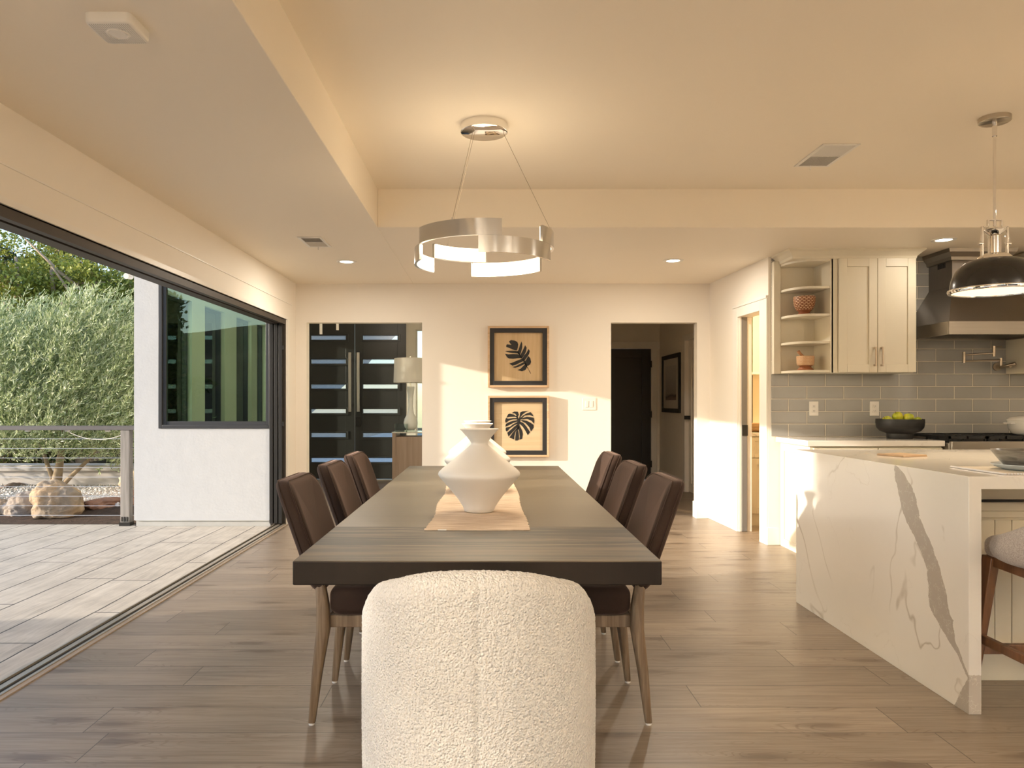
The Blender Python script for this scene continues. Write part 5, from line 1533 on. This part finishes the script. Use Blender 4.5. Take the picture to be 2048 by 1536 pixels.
def leaf_mat(name, cols, tr=0.22, rough=0.5):
    k = NT(name)
    r = k.n('NewGeometry').outputs['Random Per Island']
    c = k.ramp(r, [(i / (len(cols) - 1), q) for i, q in enumerate(cols)])
    k.set(Base_Color=c, Roughness=rough)
    k.b.inputs['Specular IOR Level'].default_value = 0.4
    tl = k.n('BsdfTranslucent', {'Color': c})
    mx = k.n('MixShader', {0: tr})
    k.t.links.new(k.b.outputs[0], mx.inputs[1]); k.t.links.new(tl.outputs[0], mx.inputs[2]); k.t.links.new(mx.outputs[0], k.out.inputs[0])
    return k.m
m_olive = leaf_mat('olive_leaf', [(0.10, 0.15, 0.05), (0.20, 0.27, 0.10), (0.46, 0.54, 0.27), (0.66, 0.71, 0.48), (0.54, 0.60, 0.30), (0.80, 0.80, 0.60)])
m_oak = leaf_mat('oak_leaf', [(0.10, 0.14, 0.025), (0.26, 0.31, 0.05), (0.48, 0.48, 0.09), (0.20, 0.25, 0.05), (0.62, 0.58, 0.14)])
m_oakd = leaf_mat('dark_oak_leaf', [(0.03, 0.05, 0.012), (0.08, 0.11, 0.025), (0.17, 0.19, 0.045), (0.06, 0.085, 0.02), (0.30, 0.21, 0.10)])
m_bark = plain('bark', (0.42, 0.31, 0.21), 0.9, 0, 0.4, 14, 0.8, 30)
m_olbark = plain('olive_bark', (0.36, 0.27, 0.17), 0.85, 0, 0.3, 20, 0.6, 40)

# ---- olive tree
rs = np.random.RandomState(5)
ob = Vector((-5.36, 9.28, 0.08))
t = thing('olive_tree', 'silvery olive tree behind the cable railing, leaning with the wind', 'tree', ob)
b = B()
tube(b, [(0, 0, -0.05), (0.01, 0, 0.12), (0.04, 0.02, 0.35), (0.08, 0.05, 0.75), (0.15, 0, 1.3)], [0.085, 0.062, 0.045, 0.03, 0.015], 12)
tube(b, [(0.03, 0, 0.05), (0.22, 0.0, 0.24), (0.42, 0.05, 0.45), (0.65, 0.1, 0.95)], [0.036, 0.025, 0.020, 0.010], 10)
tube(b, [(-0.01, 0, 0.15), (-0.10, 0.02, 0.33), (-0.22, 0.1, 0.55), (-0.50, 0.05, 1.1)], [0.036, 0.026, 0.022, 0.010], 10)
tube(b, [(0.03, 0.02, 0.25), (-0.02, 0.2, 0.55), (-0.05, 0.3, 1.0)], [0.04, 0.03, 0.015], 10)
obj('trunk', b, m_olbark, t, smooth=True)
Ps_, Ds_, Ls_, Ws_ = [], [], [], []
lobes = [((0.05, 0, 1.35), (1.15, 0.85, 0.85)), ((-0.85, 0, 1.25), (0.85, 0.7, 0.85)), ((0.75, 0.1, 1.1), (0.75, 0.7, 0.85)), ((0.5, -0.1, 1.7), (0.55, 0.5, 0.62)), ((-0.55, 0.0, 1.65), (0.65, 0.5, 0.6)), ((0.0, -0.2, 0.75), (0.95, 0.6, 0.35)), ((-1.6, 0, 1.1), (0.8, 0.6, 0.85))]
twigb = B()
for s_i in range(3600):
    c0, rr = lobes[rs.randint(len(lobes))]
    q = rs.normal(size=3); q /= np.linalg.norm(q)
    q = q * (0.55 + 0.45 * rs.rand() ** 0.5)
    st = np.array(c0) + q * np.array(rr)
    dirv = np.array([0.55, 0.0, 0.75]) + 0.55 * q * np.array([1, 1, 0.5]) + rs.normal(size=3) * 0.25
    dirv /= np.linalg.norm(dirv)
    ln = 0.22 + 0.26 * rs.rand()
    nl = 26
    tt = np.linspace(0.0, 1, nl)
    bend = np.array([0.12, 0, -0.06]) * ln
    pts = st + dirv * (tt * ln)[:, None] + bend * (tt ** 2)[:, None]
    ld = dirv + rs.normal(size=(nl, 3)) * 0.42
    ld /= np.linalg.norm(ld, axis=1)[:, None]
    Ps_.append(pts); Ds_.append(ld); Ls_.append(0.045 + 0.03 * rs.rand(nl)); Ws_.append(0.010 + 0.006 * rs.rand(nl))
me = leaf_mesh(np.vstack(Ps_), np.vstack(Ds_), np.concatenate(Ls_), np.concatenate(Ws_), rs)
obj('foliage', me, m_olive, t)

# ---- background trees
def tree(name, label, x, y, z, h, crown, nleaf, mat, seed, lsz=0.11, trunks=1, rx=2.2, group='trees on the slope beyond the garden'):
    rs = np.random.RandomState(seed); rr = random.Random(seed)
    t = thing(name, label, 'tree', (x, y, z), group=group)
    b = B()
    tips = []
    for q in range(trunks):
        bx_ = (q - (trunks - 1) / 2) * 0.5
        p = [Vector((bx_, 0, -0.4))]
        a = rr.uniform(-0.35, 0.35)
        for i in range(1, 7): p.append(Vector((bx_ + a * i * h * 0.10 + rr.uniform(-0.15, 0.15), rr.uniform(-0.2, 0.2), h * 0.13 * i)))
        tube(b, p, [0.13, 0.11, 0.095, 0.08, 0.065, 0.05, 0.03], 10)
        for i in range(9):
            s_ = p[2 + i % 4]
            e = s_ + Vector((rr.uniform(-1, 1) * rx * 0.8, rr.uniform(-1, 1) * rx * 0.7, rr.uniform(0.3, 1.6)))
            m_ = (s_ + e) / 2 + Vector((0, 0, rr.uniform(-0.2, 0.2)))
            tube(b, [s_, m_, e], [0.05, 0.035, 0.015], 7); tips.append(e)
    obj('trunk', b, m_bark, t, smooth=True)
    cl = []
    for i in range(crown):
        u = rs.normal(size=3); u /= np.linalg.norm(u)
        u *= rs.rand() ** 0.4
        cl.append((np.array([u[0] * rx, u[1] * rx, h * 0.62 + u[2] * h * 0.42]), 0.22 + 0.40 * rs.rand()))
    per = nleaf // crown
    P, D = [], []
    for c0, r0 in cl:
        v = rs.normal(size=(per, 3)); v /= np.linalg.norm(v, axis=1)[:, None]
        P.append(c0 + np.array([0, 0.5, 0]) + v * (r0 * (0.55 + 0.45 * rs.rand(per, 1))) * np.array([1.15, 1.15, 0.7]))
        d = v * 0.6 + rs.normal(size=(per, 3)) * 0.7; d /= np.linalg.norm(d, axis=1)[:, None]; D.append(d)
    P = np.vstack(P); D = np.vstack(D); n = len(P)
    me = leaf_mesh(P, D, lsz * (0.6 + 0.7 * rs.rand(n)), lsz * 0.5 * (0.6 + 0.7 * rs.rand(n)), rs)
    obj('foliage', me, mat, t)
    return t
tree('oak_tree', 'yellow-green oak at the far left above the olive tree', -10.7, 15.6, 0.0, 5.4, 60, 22000, m_oak, 11, 0.095, 2, 1.9)
tree('oak_tree', 'sunlit green oak with a slanting pale trunk, left of centre behind the olive', -9.0, 16.0, 0.1, 5.0, 46, 17000, m_oak, 12, 0.095, 2, 1.6)
tree('oak_tree', 'green oak with twin trunks just left of the white stucco wall', -8.2, 17.5, 0.3, 4.9, 60, 20000, m_oak, 13, 0.10, 2, 1.9)
tree('oak_tree', 'dark green tree further back, showing between the oaks', -10.8, 21.0, 0.9, 5.6, 70, 20000, m_oakd, 14, 0.14, 1, 2.6)
tree('oak_tree', 'dark tree furthest to the right, cut off by the stucco wall', -8.3, 22.0, 1.2, 5.8, 70, 20000, m_oakd, 15, 0.14, 1, 2.6)
tree('oak_tree', 'dark tree filling the far left edge behind the yellow-green oak', -14.4, 21.0, 0.6, 5.2, 60, 18000, m_oakd, 16, 0.14, 1, 2.6)
tree('shrub', 'dark shrub low under the oaks at the left edge', -8.3, 12.6, -0.5, 1.9, 26, 12000, m_oakd, 17, 0.07, 1, 1.0, group='undergrowth below the oaks')
tree('shrub', 'dark bushy undergrowth between the olive and the oaks', -7.0, 13.2, -0.4, 2.6, 34, 15000, m_oakd, 18, 0.08, 1, 1.6, group='undergrowth below the oaks')
tree('shrub', 'dark bushy undergrowth beside the corner of the stucco wall', -5.9, 13.8, -0.4, 2.9, 34, 15000, m_oakd, 19, 0.08, 1, 1.6, group='undergrowth below the oaks')
# trees on the other side of the valley, behind the camera (mirrored in the wing window) and beside the house
for i, (x, y, h, wh) in enumerate(((-16, -20, 6.5, 'third'), (-8, -24, 5.5, 'second'), (-2, -22, 6.0, 'nearest'), (-22, -26, 7.5, 'furthest'))):
    tree('oak_tree', 'oak behind the camera, mirrored in the wing window, ' + wh + ' to the house line', x, y, -1.5, h, 46, 9000, m_oakd, 30 + i, 0.22, 1, 3.0, group='oaks across the valley')
# unseen hedge added at the patio edge to shade the near end of the room
def hedge(name, label, x0, x1, y0, y1, top, n, seed, base=0.0):
    rs = np.random.RandomState(seed)
    t = thing(name, label, 'hedge', ((x0 + x1) / 2, (y0 + y1) / 2, 0))
    P = rs.rand(n, 3); P[:, 0] = (P[:, 0] - 0.5) * (x1 - x0); yy = y0 + P[:, 1] * (y1 - y0); P[:, 2] = base + P[:, 2] * (np.array([top(v) for v in yy]) - base); P[:, 1] = yy - (y0 + y1) / 2
    P += rs.normal(size=P.shape) * 0.02
    D = rs.normal(size=(n, 3)) + np.array([0, 0, 0.4]); D /= np.linalg.norm(D, axis=1)[:, None]
    obj('foliage', leaf_mesh(P, D, 0.10 + 0.06 * rs.rand(n), 0.05 + 0.03 * rs.rand(n), rs), m_oakd, t)
    b = B()
    for i in range(4): tube(b, [(0, (i - 1.5) * (y1 - y0) / 4, 0), (0.05, (i - 1.5) * (y1 - y0) / 4.2, top(y0) * 0.6)], [0.05, 0.02], 8)
    obj('stems', b, m_bark, t)
hedge('hedge', 'tall clipped hedge added for shade at the patio edge, left of the camera and out of view', -7.0, -5.9, 0.3, 1.70, lambda y: 3.2, 26000, 41)
rs = np.random.RandomState(43); n = 6000  # unseen tree added to weaken the sun on the boucle chair
t = thing('added_shade_tree', 'airy tall tree added beyond the patio to thin the sun, left of and behind the camera, out of view', 'tree', (-14.0, -2.45, -0.5))
P = (rs.rand(n, 3) - 0.5) * np.array([2.0, 3.2, 3.0]) + np.array([0, 0, 4.35]); D = rs.normal(size=(n, 3)); D /= np.linalg.norm(D, axis=1)[:, None]
obj('foliage', leaf_mesh(P, D, 0.10 + 0.06 * rs.rand(n), 0.05 + 0.03 * rs.rand(n), rs), m_oakd, t)
b = B(); tube(b, [(0, 0, -3), (0.1, 0, 1.5), (-0.1, 0.1, 3.2), (0.1, 0.1, 4.6)], [0.10, 0.08, 0.05, 0.02], 10); obj('trunk', b, m_bark, t, smooth=True)
hedge('hedge', 'lower sloping part of the hedge added for shade at the patio edge, out of view', -7.0, -5.9, 1.70, 3.0, lambda y: 2.45 - (y - 1.70) * 1.27, 15000, 42)

# ---- low garden wall, rocks, gravel
b = B(); bx(b, -6.35, -3.4, 9.65, 9.85, -0.2, 0.33); bx(b, -6.45, -3.4, 9.60, 9.90, 0.33, 0.405)
struct('wall_garden', b, plain('pale_block_wall', (0.62, 0.58, 0.54), 0.85, 0, 0.06, 5, 0.3, 60), bevel=0.008)
def rock(label, x, y, z, sx_, sy, sz, col, seed, group='rocks edging the gravel bed'):
    b = B(); bmesh.ops.create_icosphere(b, subdivisions=5, radius=1)
    for v in b.verts:
        q = v.co * 1.1 + Vector((seed * 3.1, 0, seed))
        d = 1.05 + 0.30 * mnoise.noise(q) - 0.18 * abs(mnoise.noise(q * 1.9)) + 0.08 * mnoise.noise(q * 2.6) + 0.07 * mnoise.noise(q * 6) + 0.03 * mnoise.noise(q * 15)
        v.co = v.co * d
        v.co = Vector((v.co.x * sx_, v.co.y * sy, max(-0.6, v.co.z) * sz))
    k = NT('rock'); p_ = k.objc(); n_ = k.noise(p_, 9, 7, 0.7); n2 = k.noise(p_, 3.5, 3)
    k.set(Base_Color=k.mix(k.ramp(n2, [(0.42, 0.0), (0.6, 1.0)]), k.mix(n_, tuple(c * 0.5 for c in col), tuple(min(1, c * 1.35) for c in col)), tuple(c * q for c, q in zip(col, (0.62, 0.72, 0.9)))), Roughness=0.9)
    k.bump(n_, 0.9, 0.02)
    o = obj('rock', b, k.m, smooth=70, loc=(x, y, z)); o.rotation_euler.z = seed
    return tag(o, label, 'rock', group)
rock('large tan boulder in front of the olive trunk behind the railing', -4.52, 7.86, 0.16, 0.25, 0.22, 0.235, (0.52, 0.37, 0.23), 0.6)
rock('smaller grey-tan boulder to the left of the large one', -4.9, 7.95, 0.10, 0.15, 0.2, 0.16, (0.45, 0.36, 0.28), 2.0)
rock('low tan rock at the left edge of the gravel bed', -5.25, 8.05, 0.07, 0.2, 0.15, 0.09, (0.45, 0.31, 0.2), 3.0)
rock('flat reddish rock right of the large boulder', -4.17, 8.2, 0.10, 0.24, 0.14, 0.07, (0.36, 0.19, 0.12), 4.0)
rock('reddish-brown rock between the flat red rock and the post', -3.9, 8.27, 0.14, 0.18, 0.14, 0.10, (0.38, 0.20, 0.12), 5.0)
rock('brown rock partly hidden by the railing post', -3.70, 8.32, 0.17, 0.14, 0.16, 0.13, (0.40, 0.27, 0.18), 6.2)
rock('pale tan rock at the far right of the gravel by the low wall', -4.15, 9.1, 0.22, 0.30, 0.2, 0.17, (0.62, 0.47, 0.30), 7.0)
rock('long low brown rock at the left end of the low wall', -6.0, 9.45, 0.13, 0.30, 0.1, 0.06, (0.35, 0.24, 0.17), 8.0)
# gravel
rs = np.random.RandomState(9)
unit = bmesh.new(); bmesh.ops.create_icosphere(unit, subdivisions=1, radius=1); uv = np.array([v.co[:] for v in unit.verts]); uf = np.array([[v.index for v in f.verts] for f in unit.faces]); unit.free()
n = 9000
gx = -7.2 + rs.rand(n) * 3.65; gy = 8.12 + rs.rand(n) ** 0.85 * 1.5
keep = np.ones(n, bool)
gx, gy = gx[keep], gy[keep]; n = len(gx)
V = np.zeros((n, len(uv), 3)); 
for i in range(n):
    sc = 0.013 + 0.016 * rs.rand(3); V[i] = (uv * (1 + 0.25 * rs.normal(size=(len(uv), 1)))) * sc + np.array([gx[i], gy[i], gz(gx[i], gy[i]) + 0.008 + 0.01 * rs.rand()])
F = (uf[None] + (np.arange(n) * len(uv))[:, None, None]).reshape(-1, 3)
me = bpy.data.meshes.new('gravel'); me.vertices.add(n * len(uv)); me.vertices.foreach_set('co', V.astype(np.float32).ravel())
me.loops.add(len(F) * 3); me.loops.foreach_set('vertex_index', F.astype(np.int32).ravel()); me.polygons.add(len(F)); me.polygons.foreach_set('loop_start', np.arange(0, len(F) * 3, 3, dtype=np.int32)); me.polygons.foreach_set('loop_total', np.full(len(F), 3, dtype=np.int32)); me.update(calc_edges=True)
k = NT('pale_gravel'); r = k.n('NewGeometry').outputs['Random Per Island']
k.set(Base_Color=k.ramp(r, [(0.0, (0.78, 0.73, 0.66)), (0.3, (0.66, 0.56, 0.48)), (0.55, (0.82, 0.79, 0.75)), (0.75, (0.50, 0.40, 0.32)), (1.0, (0.70, 0.68, 0.66))]), Roughness=0.8)
tag(obj('gravel', me, k.m), 'pale pebble gravel covering the garden bed around the olive', 'gravel', kind='stuff')

# ---- cable railing
t = thing('cable_railing', 'grey cable railing with a flat top rail along the patio edge', 'railing', (-5.5, 7.485, -0.015))
m_rail = plain('grey_powder_coat', (0.13, 0.12, 0.118), 0.5, 0.2, 0.06, 10)
m_post = woodgrain('weathered_grey_post', [(0.16, 0.145, 0.13), (0.25, 0.23, 0.21), (0.33, 0.305, 0.28)], 'Z', 1.0, 0.7)
b = B(); bx(b, -9.5, -3.515, 7.44, 7.53, 0.935, 0.978); obj('top_rail', b, m_rail, t, world=True, bevel=0.003)
for px in (-3.655, -6.6, -9.3):
    b = B(); bx(b, px, px + 0.09, 7.445, 7.525, -0.015, 0.935); po_ = obj('post', b, m_post, t, world=True, bevel=0.004)
    b = B(); bx(b, px - 0.008, px + 0.098, 7.435, 7.53, -0.015, 0.02)
    for dx in (0.018, 0.045, 0.07): cyl(b, (px + dx, 7.438, 0.03), (px + dx, 7.438, 0.075), 0.006, seg=8)
    obj('base_bracket', b, m_black, po_, world=True)
for i in range(9):
    z = 0.847 - i * 0.0955
    b = B(); cyl(b, (-9.4, 7.485, z), (-3.52, 7.485, z), 0.0025, seg=6); obj('cable', b, plain('steel_cable', (0.75, 0.72, 0.68), 0.3, 0.8), t, world=True)
for x in (-3.8, -4.2, -4.6, -5.0):
    b = B(); bx(b, x - 0.02, x + 0.02, 7.47, 7.50, 0.92, 0.9345); obj('light_clip', b, m_whitepl, t, world=True)
pts = [Vector((-4.2 + 0.62 * i / 14, 7.485, 0.925 - 0.085 * math.sin(PI * i / 14) ** 0.8)) for i in range(15)]
b = B(); tube(b, pts, 0.004, 6); obj('loose_wire', b, m_whitepl, t, world=True, smooth=True)
t = thing('security_camera', 'small white security camera on the upper corner of the stucco wall', 'camera', (-3.507, 7.5, 2.47))
b = B(); cyl(b, (0, 0, 0.03), (-0.07, -0.03, 0.03), 0.008); cyl(b, (-0.07, -0.03, 0.06), (-0.07, -0.03, 0.02), 0.012); obj('bracket', b, m_whitepl, t)
b = B(); cyl(b, (-0.07, 0.0, -0.0), (-0.075, -0.09, -0.01), 0.030, 0.028, 20); obj('body', b, m_whitepl, t, smooth=40)
